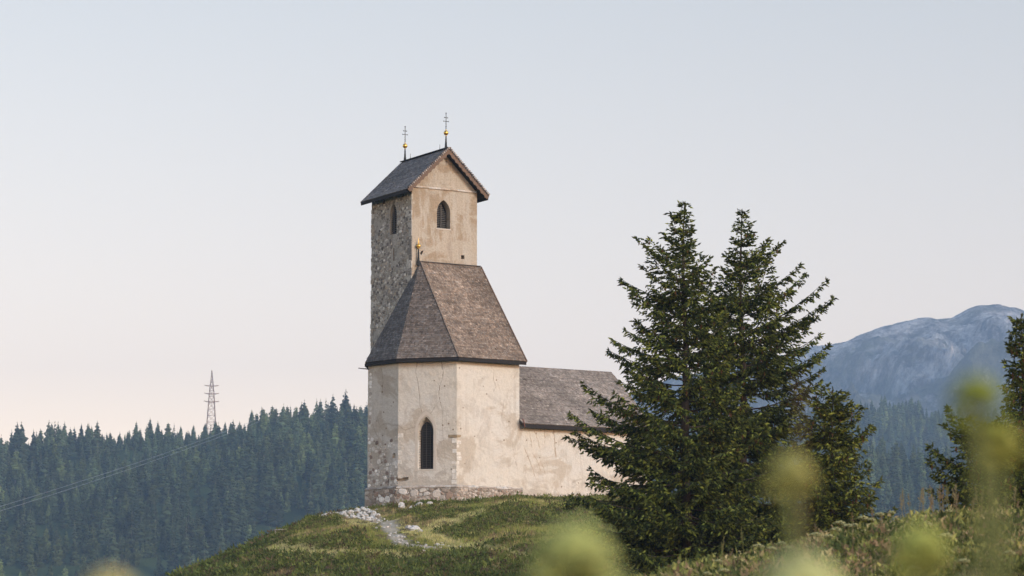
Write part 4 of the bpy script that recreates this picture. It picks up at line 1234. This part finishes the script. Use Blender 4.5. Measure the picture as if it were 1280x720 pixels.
def forest():
    rs = np.random.default_rng(77)
    pts = []
    # hill 1
    n = 26000
    X = rs.uniform(-620, 560, n); Y = rs.uniform(1180, 2060, n)
    clear = fbm(X / 55.0, Y / 90.0, 91, 4)
    keep = (clear > -0.42 + 0.12 * rs.random(n)) & (rs.random(n) < np.clip(0.62 + clear, 0.25, 1.0))
    X, Y = X[keep], Y[keep]
    # thin by cell so that crowns do not coincide
    def thin(X, Y, cell):
        key = np.floor(X / cell).astype(int) * 100003 + np.floor(Y / cell).astype(int)
        _, i = np.unique(key, return_index=True); return X[i], Y[i]
    X, Y = thin(X, Y, 7.4)
    inv = np.abs(X / Y) < 0.19
    X1, Y1 = X[inv], Y[inv]; Xo, Yo = X[~inv], Y[~inv]
    o = rs.random(len(Xo)) < 0.45; Xo, Yo = Xo[o], Yo[o]
    # ridge 2
    n = 9000
    X2 = rs.uniform(60, 760, n); Y2 = rs.uniform(2450, 3060, n); X2, Y2 = thin(X2, Y2, 9.5)
    v2 = X2 / Y2 < 0.20; X2, Y2 = X2[v2], Y2[v2]
    X = np.concatenate([X1, Xo, X2]); Y = np.concatenate([Y1, Yo, Y2])
    Z = H(X, Y)
    hgt = rs.uniform(8, 20, len(X)) * (0.85 + 0.3 * rs.random(len(X)))
    hgt = hgt * np.clip(1 + 0.9 * fbm(X / 22.0, Y / 60.0, 97, 3), 0.6, 1.45)
    kind_n = fbm(X / 70.0, Y / 70.0, 95, 3)
    kind = np.where(rs.random(len(X)) < np.clip(0.26 + kind_n * 1.2, 0.05, 0.8), rs.integers(5, 8, len(X)), rs.integers(0, 5, len(X)))
    kind = np.where(rs.random(len(X)) < 0.06, rs.integers(8, 10, len(X)), kind)
    hgt = hgt * (1 - 0.25 * smooth(Y, 1700, 1850) * (Y < 2300))
    hgt = np.where((kind >= 5) & (kind < 8), hgt * 0.85, hgt)
    px, py = proj(X, Y, Z + hgt * 0.8)
    vis = (((px > 4) & (px < 452)) | ((px > 1112) & (px < 1190))) & (py < 712) & (Y < 2100)
    bank_y = np.interp(px, [0, 205, 250, 290, 345, 400, 456, 1060, 1100, 1200], [720, 715, 695, 678, 652, 635, 632, 650, 650, 630])
    vis &= py < bank_y - 8
    idx = np.where(vis)[0]
    idx = idx[np.argsort(Y[idx] - 14 * hgt[idx])][:300]
    sel = np.zeros(len(X), bool); sel[idx] = True
    protos = []
    for nm, (v, f, c) in KINDS:
        me = mesh_np("spruce_tree" if nm != 'larch' else "larch_tree", v, [f], M['farneedle'], col=c, link=False); protos.append((nm, me))
    for i in idx:
        nm, me = protos[kind[i]]
        o = bpy.data.objects.new("larch_tree" if nm == 'larch' else "spruce_tree", me); C.objects.link(o)
        o.location = (X[i], Y[i], Z[i]); w = hgt[i] * rs.uniform(0.85, 1.2); o.scale = (w, w, hgt[i]); o.rotation_euler = (0, 0, rs.uniform(0, 6.28))
        where = 'left of the church' if px[i] < 500 else 'right of the bushy spruce'
        what = {'spruce': 'hazy dark blue-green spruce in the forest', 'larch': 'hazy paler green loose conifer in the forest', 'bare spruce': 'hazy thin sparse spruce in the forest'}[nm]
        tag(o, what + ' ' + where, 'tree', 'forest conifers ' + where)
    Vs, Fs, Cs = [], [], []; off = 0
    for i in np.where(~sel)[0]:
        v, f, c = KINDS[kind[i]][1]
        a = rs.uniform(0, 6.28); w = hgt[i] * rs.uniform(0.85, 1.2)
        ca, sa = math.cos(a), math.sin(a)
        vv = np.stack([(v[:, 0] * ca - v[:, 1] * sa) * w + X[i], (v[:, 0] * sa + v[:, 1] * ca) * w + Y[i], v[:, 2] * hgt[i] + Z[i]], 1)
        Vs.append(vv.astype(np.float32)); Fs.append(f + off); Cs.append((c * rs.uniform(0.55, 1.55)).astype(np.float32)); off += len(v)
    o = mesh_np("forest", np.concatenate(Vs), [np.concatenate(Fs)], M['farneedle'], col=np.concatenate(Cs))
    tag(o, 'dense hazy conifer forest covering the hills behind the church', 'forest', kind='stuff')
    print('forest', len(Vs), 'single', len(idx))
forest()

# ------------------------------------------------------------------ pylons and cables
def pylon(px, top_y, Y, label, h_extra=0.0):
    b = on_ground(px, Y); top = at(px, top_y, Y); hgt = top.z - b.z
    root = empty("power_pylon", b, R(12)); tag(root, label, 'pylon')
    mb = MB(); wb_, wt = hgt * 0.075, 0.30
    def corner(k, z):
        t = z / hgt; w = wb_ * (1 - t) ** 0.9 + wt * t
        if t > 0.78: w = (wb_ * 0.22 ** 0.9 + wt * .78) * max(0.12, (1 - t) / 0.22)
        sx, sy = ((-1, -1), (1, -1), (1, 1), (-1, 1))[k]; return Vector((sx * w, sy * w, z))
    lev = [hgt * (1 - (1 - i / 13) ** 1.15) for i in range(14)]
    for a, b2 in zip(lev[:-1], lev[1:]):
        for k in range(4):
            mb.bar(corner(k, a), corner(k, b2), 0.16)
            mb.bar(corner(k, a), corner((k + 1) % 4, b2), 0.15); mb.bar(corner((k + 1) % 4, a), corner(k, b2), 0.15)
            mb.bar(corner(k, b2), corner((k + 1) % 4, b2), 0.15)
    mb.build("mast", M['galv'], root)
    for f, w in ((0.80, 4.6), (0.70, 4.8), (0.60, 5.0)):
        m = MB(); z = hgt * f
        for s in (-1, 1):
            m.bar((0, -.3, z), (s * w, 0, z + 0.5), 0.34); m.bar((0, .3, z), (s * w, 0, z + 0.5), 0.34); m.bar((0, 0, z - 0.9), (s * w, 0, z + 0.5), 0.15)
        m.build("cross_arm", M['galv'], root)
    return root
pylon(262, 463, 1905, 'tall lattice power pylon rising above the treeline left of the church')
pylon(352, 511, 1890, 'low faint power pylon among the treetops where the cables end')
for (dy, dn) in ((0, 'upper'), (6, 'lower')):
    a = at(-60, 651 + dy, 1240); b = at(350, 513 + dy * 0.6, 1880); mb = MB()
    pts = []
    for k in range(25):
        t = k / 24; p = a.lerp(b, t); p.z -= 9 * t * (1 - t); pts.append(p)
    mb.tube(pts, [0.07] * 25, 5)
    o = mb.build("power_cable", M['cable'], smooth_shade=True)
    tag(o, f'thin pale power cable sagging across the forested hillside, {dn} of the two', 'cable', 'power cables over the forest')

# ------------------------------------------------------------------ ground cover on the church hill
def tuft_template(n, h, spread, lean, w, seed):
    rs = np.random.default_rng(seed); V = []; Ft = []
    for k in range(n):
        a = rs.uniform(0, 6.28); r = spread * math.sqrt(rs.random()); x, y = r * math.cos(a), r * math.sin(a)
        b = rs.uniform(0, 6.28); hh = h * rs.uniform(0.5, 1.1); l = lean * rs.uniform(0.2, 1); ww = w * rs.uniform(0.6, 1.3); c = rs.uniform(0, 3.14)
        i = len(V); V += [(x - ww * math.cos(c), y - ww * math.sin(c), -0.03), (x + ww * math.cos(c), y + ww * math.sin(c), -0.03), (x + l * math.cos(b), y + l * math.sin(b), hh)]; Ft.append((i, i + 1, i + 2))
    return np.array(V), np.array(Ft)
def leafclump_template(n, rad, hgt, leaf, seed):
    rs = np.random.default_rng(seed); V = []; Ft = []
    for k in range(n):
        a = rs.uniform(0, 6.28); e = math.acos(rs.uniform(0.0, 1)); q = rs.uniform(0.75, 1.0)
        p = np.array([rad * q * math.sin(e) * math.cos(a), rad * q * math.sin(e) * math.sin(a), hgt * q * math.cos(e)])
        d = rs.normal(size=3) * 0.5 + np.array([p[0] / rad, p[1] / rad, 0.8]); d /= np.linalg.norm(d); s = np.cross(d, rs.normal(size=3)); s /= np.linalg.norm(s)
        l = leaf * rs.uniform(0.6, 1.3); i = len(V); V += [p - s * l * .3, p + d * l, p + s * l * .3]; Ft.append((i, i + 1, i + 2))
    return np.array(V), np.array(Ft)
def scatter(name, X, Y, S, tmpls, cols, label, cat):
    """one mesh of many tufts; cols (n,3)"""
    rs = np.random.default_rng(len(X)); Z = H(X, Y); which = rs.integers(0, len(tmpls), len(X)); Vs, Fs, Cs = [], [], []; off = 0
    for t, (v, f) in enumerate(tmpls):
        i = np.where(which == t)[0]; n = len(i)
        if not n: continue
        a = rs.uniform(0, 6.28, n); ca, sa = np.cos(a)[:, None], np.sin(a)[:, None]; s = S[i][:, None]
        x = (v[None, :, 0] * ca - v[None, :, 1] * sa) * s + X[i][:, None]; y = (v[None, :, 0] * sa + v[None, :, 1] * ca) * s + Y[i][:, None]; z = v[None, :, 2] * s + Z[i][:, None]
        Vs.append(np.stack([x, y, z], -1).reshape(-1, 3)); k = len(v)
        Fs.append((f[None] + (np.arange(n) * k)[:, None, None] + off).reshape(-1, 3)); Cs.append(np.repeat(cols[i], k, 0)); off += n * k
    o = mesh_np(name, np.concatenate(Vs), [np.concatenate(Fs)], M['grass'], col=np.concatenate(Cs))
    return tag(o, label, cat, kind='stuff')
def church_mask(X, Y):
    dx = X - TX; dy = Y - TY; a = dx * math.cos(TH) + dy * math.sin(TH); b = dx * math.sin(TH) - dy * math.cos(TH)
    return ((a > -2.6) & (a < 16) & (b < 5.15) & (b > -6.5) & ((a > 0.4) | (b < 5.2 + (a - 0.5) * 1.05)))
def pick(rs, n, pal, w=None):
    return np.array(pal)[rs.choice(len(pal), n, p=w)]

rs = np.random.default_rng(5)
n = 190000
Y = rs.uniform(112, 205, n); X = rs.uniform(-27, 17, n)
ok = (np.abs(X) < Y * 0.165 + 2) & ~church_mask(X, Y) & (rs.random(n) > bare(X, Y) * 1.2)
X, Y = X[ok], Y[ok]; n = len(X)
pn = fbm(X / 6.0, Y / 8.0, 121, 4); pn2 = fbm(X / 2.0, Y / 3.0, 127, 3)
green = pn + 0.5 * pn2 > -0.02
pal_g = [(0.20, 0.215, 0.055), (0.13, 0.155, 0.042), (0.26, 0.26, 0.070), (0.18, 0.18, 0.055)]
pal_b = [(0.30, 0.24, 0.11), (0.23, 0.165, 0.09), (0.36, 0.29, 0.14), (0.18, 0.125, 0.085), (0.22, 0.20, 0.075)]
cg = pick(rs, n, pal_g); cb = pick(rs, n, pal_b)
td = np.minimum.reduce([seg_dist(X, Y, t) for t in TRACKS]); pd = seg_dist(X, Y, PATH)
cols = np.where((green ^ (rs.random(n) < 0.18))[:, None], cg, cb)
cols = np.where(((td < 0.9) & (rs.random(n) < 0.75))[:, None], pick(rs, n, [(0.40, 0.36, 0.16), (0.34, 0.33, 0.12), (0.46, 0.40, 0.20)]), cols) * 1.5 * rs.uniform(0.7, 1.3, (n, 1))
S = rs.uniform(0.6, 1.25, n) * (1 + 0.5 * pn) * np.clip(0.35 + pd / 3.0, 0.35, 1) * np.where(td < 0.8, 0.7, 1)
scatter("grass", X, Y, np.clip(S, 0.25, 1.6), [tuft_template(7, 0.22, 0.135, 0.14, 0.016, s) for s in range(5)], cols, 'short olive and straw coloured grass on the church hill', 'grass')
n = 46000
Y = rs.uniform(112, 200, n); X = rs.uniform(-27, 14, n)
pn = fbm(X / 5.0, Y / 7.0, 131, 4)
lowleft = smooth(-X, 10, 17) + smooth(-Y, -168, -130) * 0.4
ok = (np.abs(X) < Y * 0.165 + 2) & ~church_mask(X, Y) & (bare(X, Y) < 0.2) & (seg_dist(X, Y, PATH) > 1.6) & (np.minimum.reduce([seg_dist(X, Y, t) for t in TRACKS]) > 0.7) & (pn + 0.35 * lowleft > 0.06)
X, Y, pn = X[ok], Y[ok], pn[ok]; n = len(X)
cols = pick(rs, n, [(0.095, 0.12, 0.036), (0.13, 0.155, 0.042), (0.19, 0.21, 0.055), (0.14, 0.10, 0.060), (0.18, 0.15, 0.065)], [0.3, 0.3, 0.2, 0.1, 0.1]) * rs.uniform(0.7, 1.3, (n, 1))
scatter("low_shrubs", X, Y, rs.uniform(0.5, 1.5, n) * (1 + 0.5 * np.clip(lowleft[ok], 0, 1)) * np.where(rs.random(n) < 0.06, 1.5, 1), [leafclump_template(26, 0.26, 0.22, 0.085, s) for s in range(5)], cols, 'dark green heath and bilberry cover on the church hill', 'ground cover')

# bank in the right foreground
n = 60000
Y = rs.uniform(20, 58, n); X = rs.uniform(-6, 12, n)
ok = (np.abs(X) < Y * 0.20 + 0.6); X, Y = X[ok], Y[ok]; n = len(X)
pn = fbm(X / 1.3, Y / 2.0, 141, 4)
cols = 1.15 * np.where((pn > 0.22)[:, None], pick(rs, n, [(0.24, 0.25, 0.065), (0.30, 0.29, 0.09), (0.17, 0.19, 0.05)]), pick(rs, n, [(0.36, 0.29, 0.14), (0.42, 0.35, 0.19), (0.26, 0.18, 0.10), (0.32, 0.24, 0.13)])) * rs.uniform(0.7, 1.3, (n, 1))
scatter("meadow_grass", X, Y, rs.uniform(0.4, 1.0, n), [tuft_template(7, 0.24, 0.10, 0.10, 0.0045, 40 + s) for s in range(5)], cols, 'mixed green and straw meadow grass on the near bank', 'grass')
n = 15000
Y = rs.uniform(22, 56, n); X = rs.uniform(-4, 12, n)
pn = fbm(X / 0.9, Y / 1.6, 151, 3)
ok = (np.abs(X) < Y * 0.20 + 0.6) & (pn > -0.12); X, Y = X[ok], Y[ok]; n = len(X)
cols = pick(rs, n, [(0.19, 0.205, 0.06), (0.33, 0.32, 0.10), (0.08, 0.10, 0.035), (0.30, 0.21, 0.12), (0.42, 0.34, 0.17)], [0.22, 0.25, 0.25, 0.14, 0.14]) * rs.uniform(0.7, 1.35, (n, 1))
scatter("bilberry_cover", X, Y, rs.uniform(0.7, 2.3, n), [leafclump_template(70, 0.17, 0.20, 0.036, 60 + s) for s in range(5)], cols, 'leafy yellow-green bilberry cover on the near bank', 'ground cover')
# grass round the camera, below the picture
n = 9000
Y = rs.uniform(1.2, 20, n); X = rs.uniform(-5, 5, n)
cols = pick(rs, n, [(0.13, 0.15, 0.035), (0.24, 0.19, 0.09), (0.10, 0.12, 0.03)]) * rs.uniform(0.7, 1.3, (n, 1))
scatter("tall_grass", X, Y, rs.uniform(0.6, 1.2, n), [tuft_template(9, 0.35, 0.08, 0.12, 0.003, 80 + s) for s in range(4)], cols, 'green meadow grass at the foot of the near flowers', 'grass')

# ------------------------------------------------------------------ stones, board
def stone_mesh(seed):
    rs = np.random.default_rng(seed); mb = MB(); mb.ball((0, 0, 0), 1.0, 8, 6)
    v = np.array(mb.v); v *= 1 + rs.uniform(-0.22, 0.22, (len(v), 1)); v *= np.array([rs.uniform(0.8, 1.3), rs.uniform(0.7, 1.1), rs.uniform(0.45, 0.8)])
    me = bpy.data.meshes.new("stone"); me.from_pydata([tuple(p) for p in v], [], mb.f); me.update(); me.materials.append(M['whitestone']); return me
SM = [stone_mesh(s) for s in range(6)]
def put_stone(X, Y, r, label, group, lift=0.0):
    o = bpy.data.objects.new("stone", random.choice(SM)); C.objects.link(o)
    o.location = (X, Y, hz(X, Y) + r * 0.25 + lift); o.scale = (r, r, r * random.uniform(0.7, 1.1)); o.rotation_euler = (random.uniform(-.4, .4), random.uniform(-.4, .4), random.uniform(0, 6.28))
    tag(o, label, 'stone', group)
rs = random.Random(9)
for k in range(150):
    t = rs.random() ** 0.8
    px = 470 - 62 * t + rs.uniform(-4, 4); py = 646 - 8 * t + rs.uniform(-7, 9) * (1 - 0.45 * t)
    g = ground_hit(px, max(py, 633), 120, 205)
    put_stone(g.x, g.y, rs.uniform(0.07, 0.20), 'white limestone block in the rubble heap at the left foot of the church', 'white rubble heap by the church corner', rs.uniform(0, 0.12))
for k in range(70):
    i = rs.randrange(len(path_px) - 1); t = rs.random(); a, b = path_px[i], path_px[i + 1]
    px = a[0] + (b[0] - a[0]) * t + rs.gauss(0, 7); py = a[1] + (b[1] - a[1]) * t + rs.gauss(0, 4)
    g = ground_hit(px, py, 100, 205)
    put_stone(g.x, g.y, rs.uniform(0.03, 0.10), 'small pale stone along the worn track below the church', 'stones along the worn track')
for (px, py, r) in ((524, 633, 0.26), (502, 636, 0.30), (537, 632, 0.2), (515, 637, 0.2), (552, 630, 0.16)):
    g = ground_hit(px, py, 150, 205)
    put_stone(g.x, g.y, r, 'larger pale stone lying against the plinth under the lancet window', 'stones against the plinth', 0.05)
for (px, py, r) in ((512, 662, 0.3), (518, 664, 0.34), (525, 666, 0.2), (547, 683, .14), (553, 683, .13), (560, 684, .1)):
    g = ground_hit(px, py, 120, 205)
    put_stone(g.x, g.y, r, 'grey boulder half sunk in the grass beside the track', 'boulders beside the track')
g = ground_hit(350, 659, 120, 205)
mb = MB(); mb.bar((-0.35, 0, 0.22), (0.35, 0, 0.26), 0.25, 0.06); mb.bar((-0.28, 0, -0.1), (-0.28, 0, 0.2), 0.07); mb.bar((0.28, 0, -0.1), (0.28, 0, 0.2), 0.07)
o = mb.build("wooden_bench", m_plain("grey_board", (0.33, 0.29, 0.26), 0.9)); o.location = g; tag(o, 'small weathered wooden bench on the left brow of the hill', 'bench')

# ------------------------------------------------------------------ flowers
def umbel_plant(name, head, r, base_z, label, cat, group, col=(0.34, 0.38, 0.10), rays=22, florets=14, stem_r=0.004, seed=1, lean=0.0, dome=0.5, fl=0.0032, extra=()):
    rs = np.random.default_rng(seed)
    hx, hy, hz_ = head
    root = empty(name, (hx + lean, hy, base_z)); tag(root, label, cat, group)
    L = lambda p: Vector((p[0] - hx - lean, p[1] - hy, p[2] - base_z))
    st = MB(); foot = Vector((0, 0, 0)); top = L((hx, hy, hz_ - r * 0.9))
    st.tube([foot, foot.lerp(top, 0.4) + Vector((0.01, 0, 0)), top], [stem_r * 1.5, stem_r * 1.2, stem_r], 8)
    # a pair of leaves on the stem
    for k in range(3):
        f = 0.25 + 0.2 * k; p = foot.lerp(top, f); a = rs.uniform(0, 6.28); d = Vector((math.cos(a), math.sin(a), 0.35)); s = Vector((-math.sin(a), math.cos(a), 0)); l = (top - foot).length * 0.13
        st.add([p, p + d * l * .5 + s * l * .18, p + d * l, p + d * l * .5 - s * l * .18], [(0, 1, 2, 3)], (0.4, 0.5, 0.4))
    st.build("stem", M['stemm'], root)
    main_top, main_r = top, r
    ico = [(0, 0, 1), (0, 0, -1), (1, 0, 0), (-1, 0, 0), (0, 1, 0), (0, -1, 0)]; icf = [(0, 2, 4), (0, 4, 3), (0, 3, 5), (0, 5, 2), (1, 4, 2), (1, 3, 4), (1, 5, 3), (1, 2, 5)]
    ga = 2.39996
    for (ex_, ez_, rf) in ((0, 0, 1.0),) + tuple(extra):
        top = main_top + Vector((ex_ * main_r, ex_ * 0.4 * main_r, ez_ * main_r)); r = main_r * rf; V = []; Ft = []; Cc = []
        for k in range(rays):
            rr = math.sqrt((k + 0.5) / rays); a = k * ga
            tip = top + Vector((r * rr * math.cos(a), r * rr * math.sin(a), r * (0.5 + dome * (1 - rr * rr))))
            # ray
            d = tip - top; s = d.cross(Vector((0.3, 0.2, 1))).normalized() * stem_r * 0.25; i = len(V)
            V += [tuple(top - s), tuple(top + s), tuple(tip)]; Ft.append((i, i + 1, i + 2)); Cc += [(0.14, 0.17, 0.05)] * 3
            for m in range(florets):
                rr2 = math.sqrt((m + 0.5) / florets) * r * 0.21; b = m * ga
                c = tip + Vector((rr2 * math.cos(b), rr2 * math.sin(b), r * 0.06 * (1 - (rr2 / (r * .21)) ** 2)))
                q = fl * rs.uniform(0.7, 1.2) * (r / 0.03); i = len(V); tone = rs.uniform(0.7, 1.25)
                V += [(c.x + x * q, c.y + y * q, c.z + z * q * .8) for x, y, z in ico]; Ft += [tuple(i + j for j in t) for t in icf]; Cc += [tuple(v * tone for v in col)] * 6
        mesh_np("flower_head", np.array(V), [np.array(Ft)], M['umbel'], root, col=np.array(Cc))
    return root
M['stemm'] = m_plain("green_stem", (0.13, 0.15, 0.05), 0.7, var=0.25, scale=30)

near = [  # px, py, distance, radius, tone, label
    (718, 680, 2.15, 0.025, (0.36, 0.40, 0.12), 'large blurred yellow-green umbel in front of the grass below the nave'),
    (988, 578, 2.35, 0.0145, (0.38, 0.38, 0.11), 'blurred yellow umbel on a stalk in front of the two tall spruces'),
    (1220, 484, 2.3, 0.018, (0.24, 0.28, 0.045), 'tallest blurred olive-green umbel at the right, over the forest'),
    (1246, 540, 2.5, 0.017, (0.32, 0.33, 0.07), 'blurred yellow-green umbel just below the tallest one at the right'),
    (1150, 672, 2.3, 0.019, (0.34, 0.38, 0.09), 'blurred green umbel in front of the near bank'),
    (1003, 712, 2.1, 0.033, (0.42, 0.44, 0.17), 'broad pale blurred umbel at the bottom edge under the yellow one'),
    (137, 716, 2.2, 0.021, (0.40, 0.37, 0.13), 'blurred yellowish umbel at the bottom edge, far left'),
    (402, 724, 2.3, 0.014, (0.38, 0.36, 0.13), 'small faint umbel at the bottom edge in front of the hill'),
    (300, 724, 2.4, 0.012, (0.38, 0.33, 0.14), 'smallest faint umbel at the bottom edge, left of the hill centre'),
    (772, 718, 2.25, 0.016, (0.36, 0.40, 0.12), 'small umbel low beside the large blurred one'),
    (1215, 716, 2.6, 0.015, (0.40, 0.37, 0.15), 'small pale umbel at the bottom right corner'),
]
for k, (px, py, d, r, col, lab) in enumerate(near):
    d *= 1.08; r *= 1.12 if py < 700 else 1.0; col = (min(col[0] * 1.75, .8), min(col[1] * 1.7, .8), col[2] * 2.2)
    p = at(px, py + (8 if py < 700 else 22), d); bz = hz(p.x, p.y) - 0.02
    umbel_plant("umbel_flower", p, r, bz, lab, 'flower', 'blurred umbels close to the camera', col=col, seed=k, lean=random.uniform(-0.06, 0.06), stem_r=0.0055, rays=40, florets=16, dome=1.0, fl=0.0052, extra=((random.uniform(-0.9, -0.5), random.uniform(-1.0, -0.4), 0.5), (random.uniform(0.5, 0.9), random.uniform(-0.9, -0.1), 0.5)))
# brown seed spikes, also close
def dock(px, py, d, hgt, label, seed):
    rs = np.random.default_rng(seed); p = at(px, py, d); bz = hz(p.x, p.y) - 0.02
    root = empty("dock_plant", (p.x, p.y, bz)); tag(root, label, 'plant')
    st = MB(); top = Vector((0, 0, p.z - bz)); st.tube([Vector((0, 0, 0)), top], [0.0014, 0.0008], 6); st.build("stem", M['brownstem'], root)
    V = []; Ft = []; Cc = []
    for k in range(18):
        t = rs.random(); a = rs.uniform(0, 6.28); rr = 0.014 * (1 - t * 0.7) * rs.uniform(0.3, 1)
        c = np.array([rr * math.cos(a), rr * math.sin(a), top.z - hgt * (1 - t)]); q = rs.normal(0, 0.004, (3, 3)); i = len(V)
        V += [tuple(c + v) for v in q]; Ft.append((i, i + 1, i + 2)); Cc += [tuple(np.array([0.26, 0.15, 0.09]) * rs.uniform(.7, 1.3))] * 3
    mesh_np("seed_head", np.array(V), [np.array(Ft)], M['umbel'], root, col=np.array(Cc))
M['brownstem'] = m_plain("brown_stem", (0.20, 0.12, 0.08), 0.8)
dock(1001, 470, 3.2, 0.16, 'faint brown seed spike in front of the right tall spruce crown', 1)

# small umbels and dry stalks on the near bank
bank = [(884, 716, 34), (898, 704, 37), (905, 712, 35), (948, 692, 38), (965, 700, 37), (977, 686, 39), (985, 690, 38), (1045, 672, 40), (1050, 668, 40), (1037, 680, 37), (1069, 672, 39), (1079, 664, 40), (1090, 668, 38),
        (1100, 660, 41), (1115, 650, 41), (1186, 648, 38), (1183, 668, 33), (1144, 708, 28), (1060, 680, 38), (1020, 684, 38), (1205, 700, 30), (1262, 690, 30)]
rb = random.Random(4)
for k, (px, py, d) in enumerate(bank):
    p = at(px, py, d); g = hz(p.x, p.y)
    p.z = max(p.z, g + 0.42 + rb.uniform(0, .12))
    side = 'beside the foot of the bushy spruce' if px > 1030 else 'below the right tall spruce'
    if px > 1130: side = 'on the near bank under the low feathery spruce'
    umbel_plant("wild_umbel", p, rb.uniform(0.05, 0.085), g - 0.02, 'small pale yellow wild umbel ' + side, 'flower', 'small umbels on the near bank', col=(0.50, 0.48, 0.24), rays=12, florets=5, stem_r=0.008, seed=100 + k, fl=0.006)
def stalk(px, py, d, label, col, k):
    rs = np.random.default_rng(k); p = at(px, py, d); g = hz(p.x, p.y); V = []; Ft = []; Cc = []
    h = min(max(0.25, p.z - g), 0.75); bend = rs.uniform(-0.12, 0.12)
    mb = MB(); mb.tube([(0, 0, -0.03), (bend * .3, 0, h * .5), (bend, 0, h)], [0.004, 0.0035, 0.002], 5, col)
    for m in range(16):
        t = rs.uniform(0.72, 1.0); a = rs.uniform(0, 6.28); x = bend * t ** 2; z = h * t; l = 0.07 * (1.15 - t) * 2
        mb.add([(x, 0, z), (x + math.cos(a) * l * .5 + .006, math.sin(a) * l * .5, z + l), (x + math.cos(a) * l * .5 - .006, math.sin(a) * l * .5 + .006, z + l * .8)], [(0, 1, 2)], col)
    o = mb.build("grass_stalk", M['grass'], col=True); o.location = (p.x, p.y, g); tag(o, label, 'plant', 'dry grass stalks on the near bank')
for k in range(30):
    px = rb.uniform(1125, 1279); py = rb.uniform(590, 645) if k % 6 else rb.uniform(560, 590); d = rb.uniform(36, 44)
    c = rb.choice([(0.30, 0.22, 0.13), (0.34, 0.28, 0.15), (0.22, 0.20, 0.09), (0.30, 0.25, 0.13)])
    stalk(px, py, d, 'thin dry grass stalk in front of the low feathery spruce', c, 300 + k)
for k in range(14):
    px = rb.uniform(880, 1120); py = rb.uniform(625, 690) + (1000 - px) * 0.1; d = rb.uniform(36, 42)
    c = rb.choice([(0.30, 0.22, 0.13), (0.24, 0.22, 0.09), (0.26, 0.20, 0.11)])
    stalk(px, py, d, 'thin dry grass stalk in front of the spruces', c, 400 + k)
